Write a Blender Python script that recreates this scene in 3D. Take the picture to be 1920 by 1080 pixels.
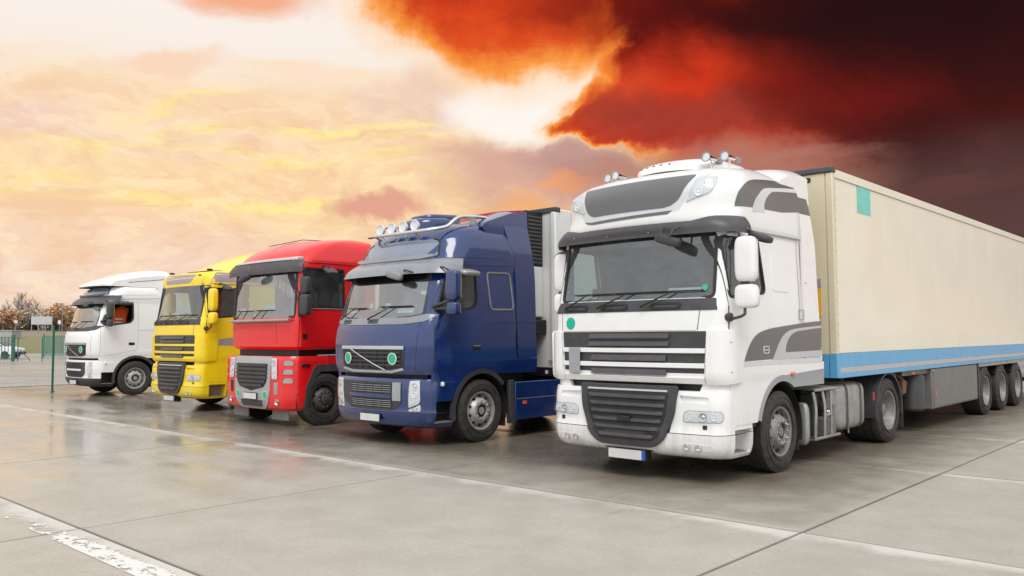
import bpy, bmesh, math, random
from mathutils import Vector, Matrix
R = math.radians
PI = math.pi
random.seed(7)
S = bpy.context.scene
for o in list(bpy.data.objects):
    bpy.data.objects.remove(o)
COL = S.collection

# ------------------------------------------------------------------ camera
CAM = Vector((5.829, -8.472, 1.7126))
YAW, PITCH, ROLL, FPX = 0.742856, 0.05629, -0.005415, 1562.7
fw = Vector((-math.sin(YAW) * math.cos(PITCH), math.cos(YAW) * math.cos(PITCH), math.sin(PITCH)))
rt = fw.cross(Vector((0, 0, 1))).normalized()
up = rt.cross(fw)
rt2 = rt * math.cos(ROLL) + up * math.sin(ROLL)
up2 = -rt * math.sin(ROLL) + up * math.cos(ROLL)
cd = bpy.data.cameras.new("camera")
co = bpy.data.objects.new("camera", cd)
COL.objects.link(co)
M = Matrix((rt2, up2, -fw)).transposed().to_4x4()
M.translation = CAM
co.matrix_world = M
cd.sensor_width = 36.0
cd.lens = FPX / 1920 * 36
cd.clip_start = 0.05
cd.clip_end = 4000
S.camera = co

# ------------------------------------------------------------------ colour management
S.view_settings.view_transform = 'Standard'
S.view_settings.look = 'None'
S.view_settings.exposure = 0.0
S.view_settings.gamma = 1.0
S.view_settings.use_curve_mapping = False

# ------------------------------------------------------------------ sun
SUN_AZ = R(140)      # azimuth of the sun, clockwise from +Y
SUN_EL = R(52)
sd = bpy.data.lights.new("sun", 'SUN')
sd.energy = 1.8
sd.angle = R(30)
sd.color = (1.0, 0.965, 0.92)
so = bpy.data.objects.new("sun", sd)
COL.objects.link(so)
sdir = Vector((math.sin(SUN_AZ) * math.cos(SUN_EL), math.cos(SUN_AZ) * math.cos(SUN_EL), math.sin(SUN_EL)))
so.rotation_euler = sdir.to_track_quat('Z', 'Y').to_euler()
so.location = (0, 0, 30)


def srgb(r, g, b):
    f = lambda c: c / 12.92 if c <= 0.04045 else ((c + 0.055) / 1.055) ** 2.4
    return (f(r / 255), f(g / 255), f(b / 255), 1.0)


# ------------------------------------------------------------------ node helper
class NT:
    def __init__(self, tree):
        self.t = tree
        self.n = tree.nodes
        self.l = tree.links

    def node(self, typ, **kw):
        nd = self.n.new(typ)
        for k, v in kw.items():
            if k.startswith('i_'):
                pass
            else:
                setattr(nd, k, v)
        return nd

    def put(self, sock, v):
        if v is None:
            return
        if isinstance(v, bpy.types.NodeSocket):
            self.l.new(v, sock)
        else:
            if sock.type == 'RGBA' and isinstance(v, (int, float)):
                v = (v, v, v, 1)
            if sock.type == 'RGBA' and len(v) == 3:
                v = (*v, 1)
            sock.default_value = v

    def math(self, op, a, b=None, c=None, clamp=False):
        nd = self.node('ShaderNodeMath', operation=op, use_clamp=clamp)
        self.put(nd.inputs[0], a)
        self.put(nd.inputs[1], b)
        self.put(nd.inputs[2], c)
        return nd.outputs[0]

    def vmath(self, op, a, b=None):
        nd = self.node('ShaderNodeVectorMath', operation=op)
        self.put(nd.inputs[0], a)
        if op == 'SCALE':
            self.put(nd.inputs[3], b)
        else:
            self.put(nd.inputs[1], b)
        return nd.outputs[1] if op in ('DOT_PRODUCT', 'LENGTH', 'DISTANCE') else nd.outputs[0]

    def step(self, x, a, b, lo=0.0, hi=1.0):
        nd = self.node('ShaderNodeMapRange', interpolation_type='SMOOTHSTEP')
        self.put(nd.inputs[0], x)
        self.put(nd.inputs[1], a)
        self.put(nd.inputs[2], b)
        self.put(nd.inputs[3], lo)
        self.put(nd.inputs[4], hi)
        return nd.outputs[0]

    def mix(self, f, a, b, mode='MIX'):
        nd = self.node('ShaderNodeMix', data_type='RGBA', blend_type=mode)
        self.put(nd.inputs[0], f)
        self.put(nd.inputs[6], a)
        self.put(nd.inputs[7], b)
        return nd.outputs[2]

    def noise(self, vec, scale, detail=4, rough=0.55, dist=0.0, out=0):
        nd = self.node('ShaderNodeTexNoise')
        self.put(nd.inputs['Vector'], vec)
        nd.inputs['Scale'].default_value = scale
        nd.inputs['Detail'].default_value = detail
        nd.inputs['Roughness'].default_value = rough
        nd.inputs['Distortion'].default_value = dist
        return nd.outputs[out]

    def xyz(self, v):
        nd = self.node('ShaderNodeSeparateXYZ')
        self.put(nd.inputs[0], v)
        return nd.outputs

    def comb(self, x, y, z=0.0):
        nd = self.node('ShaderNodeCombineXYZ')
        self.put(nd.inputs[0], x)
        self.put(nd.inputs[1], y)
        self.put(nd.inputs[2], z)
        return nd.outputs[0]


# ------------------------------------------------------------------ sky
world = bpy.data.worlds.new("World")
S.world = world
world.use_nodes = True


def build_sky():
    t = NT(world.node_tree)
    t.n.clear()
    D = t.node('ShaderNodeTexCoord').outputs['Generated']
    # azimuth (right of north-west view positive) and elevation of a world direction, in degrees
    fh = Vector((-math.sin(YAW), math.cos(YAW), 0))
    rh = Vector((math.cos(YAW), math.sin(YAW), 0))
    a = t.vmath('DOT_PRODUCT', D, rh)
    b = t.vmath('DOT_PRODUCT', D, fh)
    az = t.math('MULTIPLY', t.math('ARCTAN2', a, b), 57.29578)
    z = t.xyz(D)[2]
    el = t.math('MULTIPLY', t.math('ARCSINE', z), 57.29578)
    P = t.comb(az, el, 0)
    n1 = t.noise(P, 0.085, 6, 0.6, 0.3, 1)
    off = t.vmath('SCALE', t.vmath('SUBTRACT', n1, (0.5, 0.5, 0.5)), 8.5)
    PW = t.vmath('ADD', P, off)                     # warped, for billowy edges
    Ps = t.vmath('MULTIPLY', P, (0.35, 1.35, 1.0))
    n2 = t.noise(Ps, 0.16, 6, 0.6, 0.4, 1)
    off2 = t.vmath('MULTIPLY', t.vmath('SUBTRACT', n2, (0.5, 0.5, 0.5)), (10.0, 6.0, 0))
    PS = t.vmath('ADD', P, off2)                    # warped, for streaks
    streak = t.noise(t.vmath('MULTIPLY', PS, (0.22, 1.3, 1)), 0.55, 7, 0.62, 0.5)
    fluff = t.noise(t.vmath('MULTIPLY', PS, (0.42, 1.15, 1.0)), 0.36, 8, 0.62, 0.25)
    fine = t.noise(t.vmath('MULTIPLY', PS, (0.55, 1.2, 1.0)), 1.0, 7, 0.66, 0.2)
    billow = t.noise(PW, 0.16, 7, 0.62, 0.6)

    def pix(x, y):
        d = (fw * FPX + rt2 * (x - 960) + up2 * (540 - y)).normalized()
        return (math.degrees(math.atan2(d.dot(rh), d.dot(fh))), math.degrees(math.asin(d.z)))

    def blob(x, y, rx, ry, soft=0.7, rot=0.0, warp=PW):
        # a soft ellipse of sky round the direction that (x, y) looks at; radii in px of the 1563 px lens
        c = pix(x, y)
        k = 57.29578 / FPX
        v = t.vmath('SUBTRACT', warp, (c[0], c[1], 0))
        if rot:
            nd = t.node('ShaderNodeVectorRotate', rotation_type='Z_AXIS')
            t.put(nd.inputs['Vector'], v)
            nd.inputs['Angle'].default_value = R(rot)
            v = nd.outputs[0]
        v = t.vmath('MULTIPLY', v, (1 / (rx * k), 1 / (ry * k), 0))
        d = t.vmath('LENGTH', v)
        return t.step(d, 1.0 + soft * 0.5, max(0.0, 1.0 - soft * 0.5))

    # Nishita daylight behind everything
    sky = t.node('ShaderNodeTexSky', sky_type='NISHITA', sun_disc=False)
    sky.sun_elevation = SUN_EL
    sky.sun_rotation = SUN_AZ
    bgN = t.node('ShaderNodeBackground')
    t.put(bgN.inputs[0], sky.outputs[0])
    bgN.inputs[1].default_value = 0.05

    W = lambda *c: srgb(*c)
    # overall pale overcast, a bit warmer low down
    c = t.mix(t.step(el, 2, 40), W(242, 224, 210), W(253, 250, 247))
    # mottled peach banks in the half in front, low and middle
    band = t.math('MULTIPLY', t.step(el, 18.5, 12.5), t.step(az, -75, -50))
    band = t.math('MULTIPLY', band, t.step(az, 62, 30))
    pe = t.mix(t.step(fluff, 0.3, 0.7), W(253, 229, 198), W(245, 208, 170))
    c = t.mix(t.math('MULTIPLY', band, 0.92), c, pe)

    def lay(c, m, col, k=1.0):
        if k != 1.0:
            m = t.math('MULTIPLY', m, k)
        return t.mix(m, c, col)

    # light yellow ground of the glow in the middle left
    c = lay(c, blob(480, 330, 560, 150, 1.4, 0, PS), W(253, 222, 166), 0.75)
    # horizontal cloud banks
    banks = t.step(streak, 0.44, 0.60)
    c = lay(c, t.math('MULTIPLY', band, banks), W(247, 205, 155), 0.7)
    c = lay(c, blob(560, 240, 330, 38, 1.2, -4, PS), W(247, 212, 176), 0.75)
    c = lay(c, blob(180, 240, 260, 42, 1.2, 3, PS), W(245, 214, 192), 0.8)
    c = lay(c, blob(30, 200, 90, 40, 1.2, -14, PS), W(240, 208, 190), 0.8)
    c = lay(c, blob(760, 180, 120, 40, 1.1, -10), W(234, 200, 178), 0.85)
    c = lay(c, blob(860, 215, 90, 26, 1.2, -14), W(232, 202, 186), 0.8)
    c = lay(c, blob(700, 330, 330, 46, 1.2, -3, PS), W(249, 211, 166), 0.7)
    c = lay(c, blob(330, 135, 70, 22, 1.0, -15), W(247, 212, 184), 0.9)
    c = lay(c, blob(600, 130, 130, 14, 1.2, 6, PS), W(250, 221, 192), 0.8)
    c = lay(c, blob(300, 420, 420, 34, 1.3, 2, PS), W(246, 207, 170), 0.7)
    c = lay(c, blob(420, 480, 520, 26, 1.3, 2, PS), W(243, 204, 174), 0.65)
    # cream / pinkish horizon haze at the left
    c = lay(c, t.math('MULTIPLY', t.step(el, 5.5, 0.5), t.step(az, 10, -20)), W(234, 218, 208), 0.9)
    c = lay(c, t.math('MULTIPLY', t.step(el, 9, 4), t.step(az, -10, -24)), W(240, 214, 198), 0.6)
    # bright yellow streaks
    yel = W(255, 236, 146)
    ymask = t.step(streak, 0.40, 0.60)
    for (x, y, rx, ry, rot, k) in ((600, 232, 330, 11, -6, 1), (330, 190, 120, 10, -20, .7), (800, 245, 130, 6, -6, 1),
                                   (520, 290, 380, 13, -1, .85), (250, 270, 130, 16, -12, .7), (90, 320, 120, 18, 8, .65),
                                   (560, 375, 190, 17, -9, 1), (300, 390, 280, 12, 6, .75), (620, 405, 120, 12, -15, .8),
                                   (120, 370, 160, 12, -4, .55), (60, 460, 120, 12, 0, .4), (840, 350, 90, 16, 12, .7)):
        m = t.math('MULTIPLY', blob(x, y, rx, ry, 1.6, rot, PS), ymask)
        c = lay(c, m, yel, min(1.0, 0.9 * k))
    c = t.mix(t.math('MULTIPLY', band, t.step(fine, .50, .68, 0, .35)), c, W(255, 240, 214))
    c = t.mix(t.math('MULTIPLY', band, t.step(fine, .50, .34, 0, .30)), c, W(232, 180, 146))
    c = t.mix(t.math('MULTIPLY', band, t.step(fluff, .49, .60, 0, .62)), c, W(240, 198, 160))
    c = t.mix(t.math('MULTIPLY', band, t.step(fluff, .47, .40, 0, .45)), c, W(255, 233, 190))
    # mauve-grey clouds above the blue lorry
    c = lay(c, blob(715, 398, 72, 20, 0.9, 0), W(222, 158, 138), 0.9)
    c = lay(c, blob(1010, 335, 200, 56, 1.0, 3), W(212, 166, 150), 0.92)
    c = lay(c, blob(950, 400, 120, 22, 0.9, 0), W(238, 170, 110), 0.75)
    c = lay(c, blob(1100, 312, 120, 32, 0.9, 0), W(192, 152, 144), 0.9)
    c = lay(c, blob(1060, 350, 60, 12, 0.9, -12), W(250, 170, 110), 0.8)
    # white break in the cloud
    c = lay(c, blob(985, 195, 150, 80, 0.6, -6), W(251, 246, 240), 0.88)
    c = lay(c, blob(1000, 110, 120, 22, 1.0, 12), W(252, 206, 140), 0.6)

    # the dark storm cloud, from upper middle to far right
    def reach(x, y, rx, ry, rot=0.0, k=1.0, warp=None):
        c_ = pix(x, y)
        kk = 57.29578 / FPX
        v = t.vmath('SUBTRACT', warp or PW, (c_[0], c_[1], 0))
        if rot:
            nd = t.node('ShaderNodeVectorRotate', rotation_type='Z_AXIS')
            t.put(nd.inputs['Vector'], v)
            nd.inputs['Angle'].default_value = R(rot)
            v = nd.outputs[0]
        v = t.vmath('MULTIPLY', v, (1 / (rx * kk), 1 / (ry * kk), 0))
        return t.math('MULTIPLY', t.math('SUBTRACT', 1.0, t.vmath('LENGTH', v)), k)

    def vmax(*m):
        r = m[0]
        for k in m[1:]:
            r = t.math('MAXIMUM', r, k)
        return r
    ragged = t.math('MULTIPLY', t.math('SUBTRACT', fine, .5), .10)
    left = vmax(reach(980, -35, 330, 175, 3, .62), reach(850, -20, 200, 125, 0, .5))
    right = vmax(reach(1400, 180, 340, 112, -2, 2.2), reach(1195, 232, 165, 50, -3, 1.6), reach(1290, 110, 180, 100, 0, 2.2), reach(1800, 160, 560, 300, 0, 2.5),
                 reach(2300, 150, 700, 480, 0, 2.5), reach(1500, -60, 440, 170, 0, 2.), reach(1900, -300, 900, 380, 0, 2.5))
    cov = t.math('ADD', vmax(left, right), ragged)
    c = lay(c, blob(455, -8, 110, 36, 1.4, 4), W(240, 150, 92), 0.8)
    core = t.step(cov, .0, .14)
    heat = t.step(cov, .06, .46)
    c = lay(c, t.step(cov, -.16, .05), W(252, 204, 146), 0.5)
    # inside of the storm
    g = t.mix(t.step(billow, 0.32, 0.68), W(210, 60, 28), W(172, 37, 20))
    g = lay(g, blob(930, 60, 160, 70, 1.0, -8), W(216, 68, 28), 0.9)
    g = lay(g, blob(1210, 5, 200, 50, 1.3, 0), W(104, 20, 10), 0.9)
    g = lay(g, blob(1290, 130, 240, 55, 1.2, -2), W(212, 58, 26), 0.9)
    g = lay(g, blob(1410, 110, 120, 34, 1.2, 0), W(222, 62, 28), 0.9)
    g = lay(g, blob(1140, 200, 70, 80, 1.0, 20), W(206, 72, 40), 0.8)
    g = lay(g, blob(1300, 225, 260, 44, 1.3, 3), W(160, 60, 46), 0.85)
    g = lay(g, blob(1500, 0, 300, 72, 1.3, -4), W(48, 12, 9), 0.96)
    g = lay(g, blob(1500, 205, 150, 42, 1.3, 14), W(120, 30, 20), 0.8)
    g = lay(g, blob(1680, 140, 220, 60, 1.4, 8), W(112, 22, 13), 0.8)
    g = lay(g, t.step(az, 15, 26), W(34, 13, 12), 0.92)
    g = lay(g, blob(1560, 150, 160, 56, 1.4, 14), W(130, 28, 17), 0.55)
    g = lay(g, blob(1760, 20, 300, 90, 1.4, 0), W(34, 11, 10), 0.92)
    # paler, brownish underside low on the right
    low = t.math('MULTIPLY', t.step(el, 13.5, 9.0), t.step(az, 3, 8))
    lowc = t.mix(t.step(az, 12, 22), W(164, 92, 78), W(66, 44, 43))
    g = lay(g, low, lowc, 0.85)
    g = lay(g, blob(1400, 302, 200, 10, 1.4, -3, PS), W(176, 122, 110), 0.5)
    g = lay(g, blob(1750, 350, 120, 16, 1.5, -10, PS), W(120, 66, 62), 0.6)
    g = t.mix(t.math('MULTIPLY', t.step(fine, 0.35, 0.65), 0.12), g, W(60, 14, 10))
    rim = t.mix(t.step(heat, .0, .55), W(250, 158, 66), W(232, 92, 34))
    g = t.mix(heat, rim, g)
    # the storm ends beyond the right of the view and overhead
    fade = t.math('MULTIPLY', t.step(az, 75, 48), t.step(el, 60, 38))
    c = lay(c, t.math('MULTIPLY', core, fade), g, 1.0)
    # grey underside over the far right horizon
    c = lay(c, t.math('MULTIPLY', blob(1900, 480, 640, 150, 1.0, 0), fade), W(92, 62, 58), 0.9)
    c = lay(c, t.math('MULTIPLY', blob(1330, 335, 240, 50, 1.2, 0), fade), W(180, 122, 104), 0.85)
    c = lay(c, blob(1128, 118, 14, 60, 1.4, 18), W(246, 140, 56), 0.6)
    hb = t.step(t.math('ABSOLUTE', az), 60, 100)
    c = t.mix(t.math('MULTIPLY', hb, t.step(fluff, .3, .7, .75, 1.)), c, t.mix(t.step(fluff, .35, .65), W(224, 233, 243), W(246, 248, 251)))
    bg = t.node('ShaderNodeBackground')
    t.put(bg.inputs[0], c)
    # the overcast outside the sunset is brighter than the picture white
    t.put(bg.inputs[1], t.math('ADD', 1.05, t.math('MULTIPLY', t.step(t.math('ABSOLUTE', az), 60, 130), 0.30)))
    mx = t.node('ShaderNodeMixShader')
    mx.inputs[0].default_value = 0.985
    t.l.new(bgN.outputs[0], mx.inputs[1])
    t.l.new(bg.outputs[0], mx.inputs[2])
    out = t.node('ShaderNodeOutputWorld')
    t.l.new(mx.outputs[0], out.inputs[0])


build_sky()
world.cycles.sampling_method = 'MANUAL'
world.cycles.sample_map_resolution = 512
S.cycles.max_bounces = 7
S.cycles.diffuse_bounces = 3
S.cycles.glossy_bounces = 3
S.cycles.transmission_bounces = 4
S.cycles.transparent_max_bounces = 12
S.cycles.caustics_reflective = False
S.cycles.caustics_refractive = False

# ------------------------------------------------------------------ materials
MATS = {}


def mat(name):
    m = bpy.data.materials.new(name)
    m.use_nodes = True
    t = NT(m.node_tree)
    t.n.clear()
    out = t.node('ShaderNodeOutputMaterial')
    p = t.node('ShaderNodeBsdfPrincipled')
    t.l.new(p.outputs[0], out.inputs[0])
    MATS[name] = m
    return m, t, p, out


def pset(t, p, **kw):
    names = dict(col='Base Color', rough='Roughness', metal='Metallic', coat='Coat Weight', coatr='Coat Roughness', ior='IOR', spec='Specular IOR Level', normal='Normal', trans='Transmission Weight', emis='Emission Color', emstr='Emission Strength', alpha='Alpha')
    for k, v in kw.items():
        t.put(p.inputs[names[k]], v)


def obco(t):
    return t.node('ShaderNodeTexCoord').outputs['Object']


def plain(name, col, rough=0.5, metal=0.0, coat=0.0, var=0.12, scale=6.0, dirt=0.0, bump=0.0, rvar=0.1, spec=0.5):
    """painted or moulded surface with uneven tone, gloss and grime"""
    m, t, p, o = mat(name)
    v = obco(t)
    n = t.noise(v, scale, 5, 0.6)
    n2 = t.noise(v, scale * 7, 3, 0.6)
    dark = tuple(c * (1 - var) for c in col[:3]) + (1,)
    c = t.mix(t.step(n, 0.35, 0.68), col, dark)
    if dirt > 0:
        dc = (0.17, 0.14, 0.11, 1)
        sx = t.xyz(v)
        zz = t.step(sx[2], 1.0, 0.22)                       # road grime sprayed on the lowest parts
        streak = t.noise(t.vmath('MULTIPLY', v, (9, 9, 1.2)), 1.4, 5, 0.65)
        k = t.math('MULTIPLY', t.step(streak, 0.36, 0.74), t.math('ADD', t.math('MULTIPLY', zz, 0.9), 0.05))
        c = t.mix(t.math('MULTIPLY', k, dirt), c, dc)
    pset(t, p, col=c, metal=metal, coat=coat, coatr=0.06, spec=spec)
    n3 = t.noise(v, scale * 0.4, 6, 0.7)
    pset(t, p, rough=t.math('ADD', t.math('ADD', rough, t.math('MULTIPLY', t.math('SUBTRACT', n2, 0.5), rvar)), t.math('MULTIPLY', t.math('SUBTRACT', n3, 0.5), rvar * 1.5), clamp=True))
    if bump > 0:
        b = t.node('ShaderNodeBump')
        b.inputs['Strength'].default_value = bump
        b.inputs['Distance'].default_value = 0.003
        t.put(b.inputs['Height'], t.noise(v, 160, 2, 0.5))
        t.l.new(b.outputs[0], p.inputs['Normal'])
    return m


white_paint = plain('white_paint', (0.82, 0.815, 0.80, 1), 0.34, coat=0.55, var=0.03, dirt=0.34)
cream_paint = plain('white_panel', (0.72, 0.72, 0.70, 1), 0.4, coat=0.3, var=0.04, dirt=0.3)
yellow_paint = plain('yellow_paint', (0.93, 0.68, 0.006, 1), 0.34, coat=0.6, var=0.05, dirt=0.15)
red_paint = plain('red_paint', (0.80, 0.008, 0.010, 1), 0.32, coat=0.6, var=0.05, dirt=0.12)
blue_paint = plain('blue_paint', (0.005, 0.026, 0.135, 1), 0.16, coat=1.0, var=0.12, dirt=0.06, rvar=0.06)
grey_decal = plain('grey_decal', (0.115, 0.112, 0.115, 1), 0.36, coat=0.4, var=0.05)
light_grey_decal = plain('light_grey_decal', (0.50, 0.51, 0.53, 1), 0.36, coat=0.3, var=0.05)
pale_grey = plain('pale_grey_decal', (0.62, 0.63, 0.65, 1), 0.36, coat=0.3, var=0.05)
mid_grey = plain('mid_grey_paint', (0.33, 0.34, 0.36, 1), 0.42, coat=0.2, var=0.08, dirt=0.3)
mauve_decal = plain('mauve_decal', (0.36, 0.31, 0.33, 1), 0.45, var=0.05)
silver_paint = plain('silver_paint', (0.42, 0.42, 0.43, 1), 0.36, metal=0.25, coat=0.4, var=0.08, dirt=0.3)
dark_plastic = plain('dark_plastic', (0.050, 0.048, 0.052, 1), 0.48, var=0.25, bump=0.25, dirt=0.15)
visor_plastic = plain('visor_plastic', (0.070, 0.066, 0.072, 1), 0.42, var=0.2)
grey_visor = plain('grey_visor_plastic', (0.24, 0.25, 0.275, 1), 0.3, var=0.12, coat=0.4)
black_plastic = plain('black_plastic', (0.014, 0.014, 0.015, 1), 0.5, var=0.3, bump=0.2)
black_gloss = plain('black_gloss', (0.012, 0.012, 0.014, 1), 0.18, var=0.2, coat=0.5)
interior_dark = plain('interior_trim', (0.045, 0.045, 0.048, 1), 0.8, var=0.25)
interior_grey = plain('interior_grey', (0.16, 0.16, 0.165, 1), 0.8, var=0.2)
interior_light = plain('interior_light', (0.38, 0.38, 0.36, 1), 0.8, var=0.15)
curtain_blue = plain('blue_curtain_cloth', (0.05, 0.22, 0.5, 1), 0.85, var=0.3, scale=14)
chrome = plain('chrome', (0.78, 0.77, 0.75, 1), 0.14, metal=1.0, var=0.08, rvar=0.08)
steel = plain('brushed_steel', (0.46, 0.445, 0.42, 1), 0.42, metal=0.6, var=0.2, rvar=0.2, dirt=0.2)
dull_alu = plain('dull_aluminium', (0.40, 0.395, 0.38, 1), 0.46, metal=0.55, var=0.22, dirt=0.35)
rim_steel = plain('rim_steel', (0.27, 0.265, 0.255, 1), 0.55, metal=0.25, var=0.3, dirt=0.35, scale=14)
rust_brown = plain('rusty_brown_steel', (0.20, 0.10, 0.05, 1), 0.75, var=0.4, scale=14)
orange_lens = plain('orange_lens', (0.85, 0.13, 0.02, 1), 0.2, var=0.1, coat=0.6)
red_lens = plain('red_lens', (0.45, 0.03, 0.04, 1), 0.2, var=0.1, coat=0.6)
green_sticker = plain('green_sticker', (0.0, 0.44, 0.30, 1), 0.5, var=0.08)
green_sticker_b = plain('green_disc_sticker', (0.03, 0.44, 0.23, 1), 0.5, var=0.08)
white_sticker = plain('white_sticker', (0.78, 0.78, 0.78, 1), 0.5, var=0.08)
yellow_sticker = plain('yellow_sticker', (0.80, 0.45, 0.03, 1), 0.5, var=0.1)
plate_white = plain('plate_white', (0.66, 0.66, 0.63, 1), 0.4, var=0.08)
plate_blue = plain('plate_blue', (0.03, 0.10, 0.50, 1), 0.4, var=0.1)
beige_panel = plain('beige_panel', (0.68, 0.60, 0.43, 1), 0.45, coat=0.1, var=0.05, scale=1.2, dirt=0.0, rvar=0.12)
cream_side = plain('cream_side_panel', (0.82, 0.765, 0.63, 1), 0.36, coat=0.3, var=0.05, scale=0.9, rvar=0.08, dirt=0.25)
sky_blue = plain('sky_blue_paint', (0.10, 0.38, 0.66, 1), 0.35, coat=0.4, var=0.08)
grey_band = plain('grey_band_paint', (0.46, 0.44, 0.44, 1), 0.4, coat=0.2, var=0.06)
box_grey = plain('grey_cabinet_paint', (0.17, 0.165, 0.155, 1), 0.5, var=0.14, dirt=0.2)
underbody = plain('underbody_black', (0.020, 0.019, 0.018, 1), 0.7, var=0.3)
orange_cloth = plain('orange_cloth', (0.85, 0.11, 0.015, 1), 0.85, var=0.15, scale=20)
green_metal = plain('green_metal', (0.01, 0.13, 0.10, 1), 0.45, var=0.15)
green_light = plain('green_metal_light', (0.05, 0.25, 0.20, 1), 0.45, var=0.15)
galv = plain('galvanised_steel', (0.42, 0.43, 0.44, 1), 0.5, metal=0.4, var=0.15)
wire_grey = plain('wire_green_grey', (0.16, 0.20, 0.19, 1), 0.5, var=0.1)
board_grey = plain('board_back', (0.50, 0.53, 0.53, 1), 0.6, var=0.1)
hut_grey = plain('hut_wall', (0.42, 0.42, 0.40, 1), 0.7, var=0.1)
brown_mudflap = plain('mudflap_rubber', (0.03, 0.028, 0.027, 1), 0.7, var=0.3, dirt=0.3)
band_dark = plain('dark_red_band', (0.25, 0.02, 0.02, 1), 0.7, var=0.2)


bright_rim = plain('bright_rim_steel', (0.50, 0.495, 0.48, 1), 0.42, metal=0.35, var=0.25, dirt=0.2, scale=14)


def make_tyre():
    m, t, p, o = mat('tyre_rubber')
    v = obco(t)
    n = t.noise(v, 9, 5, 0.65)
    c = t.mix(t.step(n, 0.35, 0.7), (0.030, 0.028, 0.028, 1), (0.060, 0.053, 0.046, 1))
    pset(t, p, col=c, rough=0.68, spec=0.35)
    return m


tyre_rubber = make_tyre()


def make_glass(name, tint, refl=1.0, dark=0.0):
    m = bpy.data.materials.new(name)
    m.use_nodes = True
    t = NT(m.node_tree)
    t.n.clear()
    out = t.node('ShaderNodeOutputMaterial')
    tr = t.node('ShaderNodeBsdfTransparent')
    tr.inputs[0].default_value = tint
    gl = t.node('ShaderNodeBsdfGlossy')
    gl.inputs['Roughness'].default_value = 0.02
    v = obco(t)
    smear = t.noise(v, 3.0, 5, 0.6)
    fr = t.node('ShaderNodeFresnel')
    fr.inputs[0].default_value = 1.55
    f = t.math('MULTIPLY', fr.outputs[0], refl, clamp=True)
    bf = t.node('ShaderNodeNewGeometry').outputs['Backfacing']     # only the outer face of the pane reflects and tints
    front = t.math('SUBTRACT', 1.0, bf)
    f = t.math('MULTIPLY', t.math('ADD', f, dark), front)
    t.put(tr.inputs[0], t.mix(bf, tint, (1, 1, 1, 1)))
    mx = t.node('ShaderNodeMixShader')
    t.put(mx.inputs[0], f)
    t.l.new(tr.outputs[0], mx.inputs[1])
    t.l.new(gl.outputs[0], mx.inputs[2])
    # thin film of dust
    df = t.node('ShaderNodeBsdfDiffuse')
    df.inputs[0].default_value = (0.5, 0.55, 0.55, 1)
    m2 = t.node('ShaderNodeMixShader')
    t.put(m2.inputs[0], t.math('MULTIPLY', front, t.step(smear, 0.3, 0.8, 0.03, 0.10)))
    t.l.new(mx.outputs[0], m2.inputs[1])
    t.l.new(df.outputs[0], m2.inputs[2])
    t.l.new(m2.outputs[0], out.inputs[0])
    MATS[name] = m
    return m


windscreen_glass = make_glass('windscreen_glass', (0.62, 0.74, 0.71, 1), 1.5, 0.10)
windscreen_pale = make_glass('windscreen_pale_glass', (0.66, 0.79, 0.77, 1), 1.7, 0.24)
side_glass = make_glass('side_glass', (0.62, 0.72, 0.71, 1), 1.3, 0.06)
lens_glass = make_glass('lamp_glass', (0.92, 0.94, 0.95, 1), 1.2, 0.04)
tinted_blue_glass = plain('tinted_roof_glass', (0.22, 0.25, 0.32, 1), 0.12, var=0.1, coat=0.8)


def make_reflector():
    m, t, p, o = mat('lamp_reflector')
    v = obco(t)
    w = t.node('ShaderNodeTexWave', wave_type='BANDS')
    t.put(w.inputs['Vector'], v)
    w.inputs['Scale'].default_value = 14
    b = t.node('ShaderNodeBump')
    b.inputs['Strength'].default_value = 0.4
    b.inputs['Distance'].default_value = 0.01
    t.put(b.inputs['Height'], w.outputs[1])
    pset(t, p, col=(0.90, 0.90, 0.91, 1), metal=0.1, rough=0.28)
    t.l.new(b.outputs[0], p.inputs['Normal'])
    return m


reflector = make_reflector()


# ------------------------------------------------------------------ object helpers
def tag(o, label=None, cat=None, group=None, kind=None):
    if label: o['label'] = label
    if cat: o['category'] = cat
    if group: o['group'] = group
    if kind: o['kind'] = kind
    return o


def thing(name, label, cat, loc=(0, 0, 0), rz=0.0, group=None):
    o = bpy.data.objects.new(name, None)
    COL.objects.link(o)
    o.location = loc
    o.rotation_euler = (0, 0, rz)
    o.empty_display_size = 0.2
    return tag(o, label, cat, group)


def finish_bm(bm, ang=35):
    bm.normal_update()
    lim = R(ang)
    for f in bm.faces:
        f.smooth = True
    for e in bm.edges:
        if len(e.link_faces) == 2:
            if e.calc_face_angle(0) > lim:
                e.smooth = False
        else:
            e.smooth = False


def obj(name, bm, m, parent=None, ang=35, bev=0.0, recalc=True):
    if recalc:
        bmesh.ops.recalc_face_normals(bm, faces=bm.faces)
    finish_bm(bm, ang)
    me = bpy.data.meshes.new(name)
    bm.to_mesh(me)
    bm.free()
    for k in (m if isinstance(m, (list, tuple)) else [m]):
        me.materials.append(k)
    o = bpy.data.objects.new(name, me)
    COL.objects.link(o)
    if parent:
        o.parent = parent
    if bev > 0:
        b = o.modifiers.new('bevel', 'BEVEL')
        b.width = bev
        b.segments = 2
        b.limit_method = 'ANGLE'
        b.angle_limit = R(38)
        b.use_clamp_overlap = True
        b.harden_normals = False
    return o


def box(bm, x0, x1, y0, y1, z0, z1, mi=0):
    vs = [bm.verts.new((x, y, z)) for x in (x0, x1) for y in (y0, y1) for z in (z0, z1)]
    for q in ((0, 1, 3, 2), (4, 6, 7, 5), (0, 4, 5, 1), (2, 3, 7, 6), (0, 2, 6, 4), (1, 5, 7, 3)):
        f = bm.faces.new([vs[i] for i in q])
        f.material_index = mi
    return vs


def nbox(name, b, m, parent=None, bev=0.0):
    bm = bmesh.new()
    box(bm, *b)
    return obj(name, bm, m, parent, bev=bev)


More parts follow.
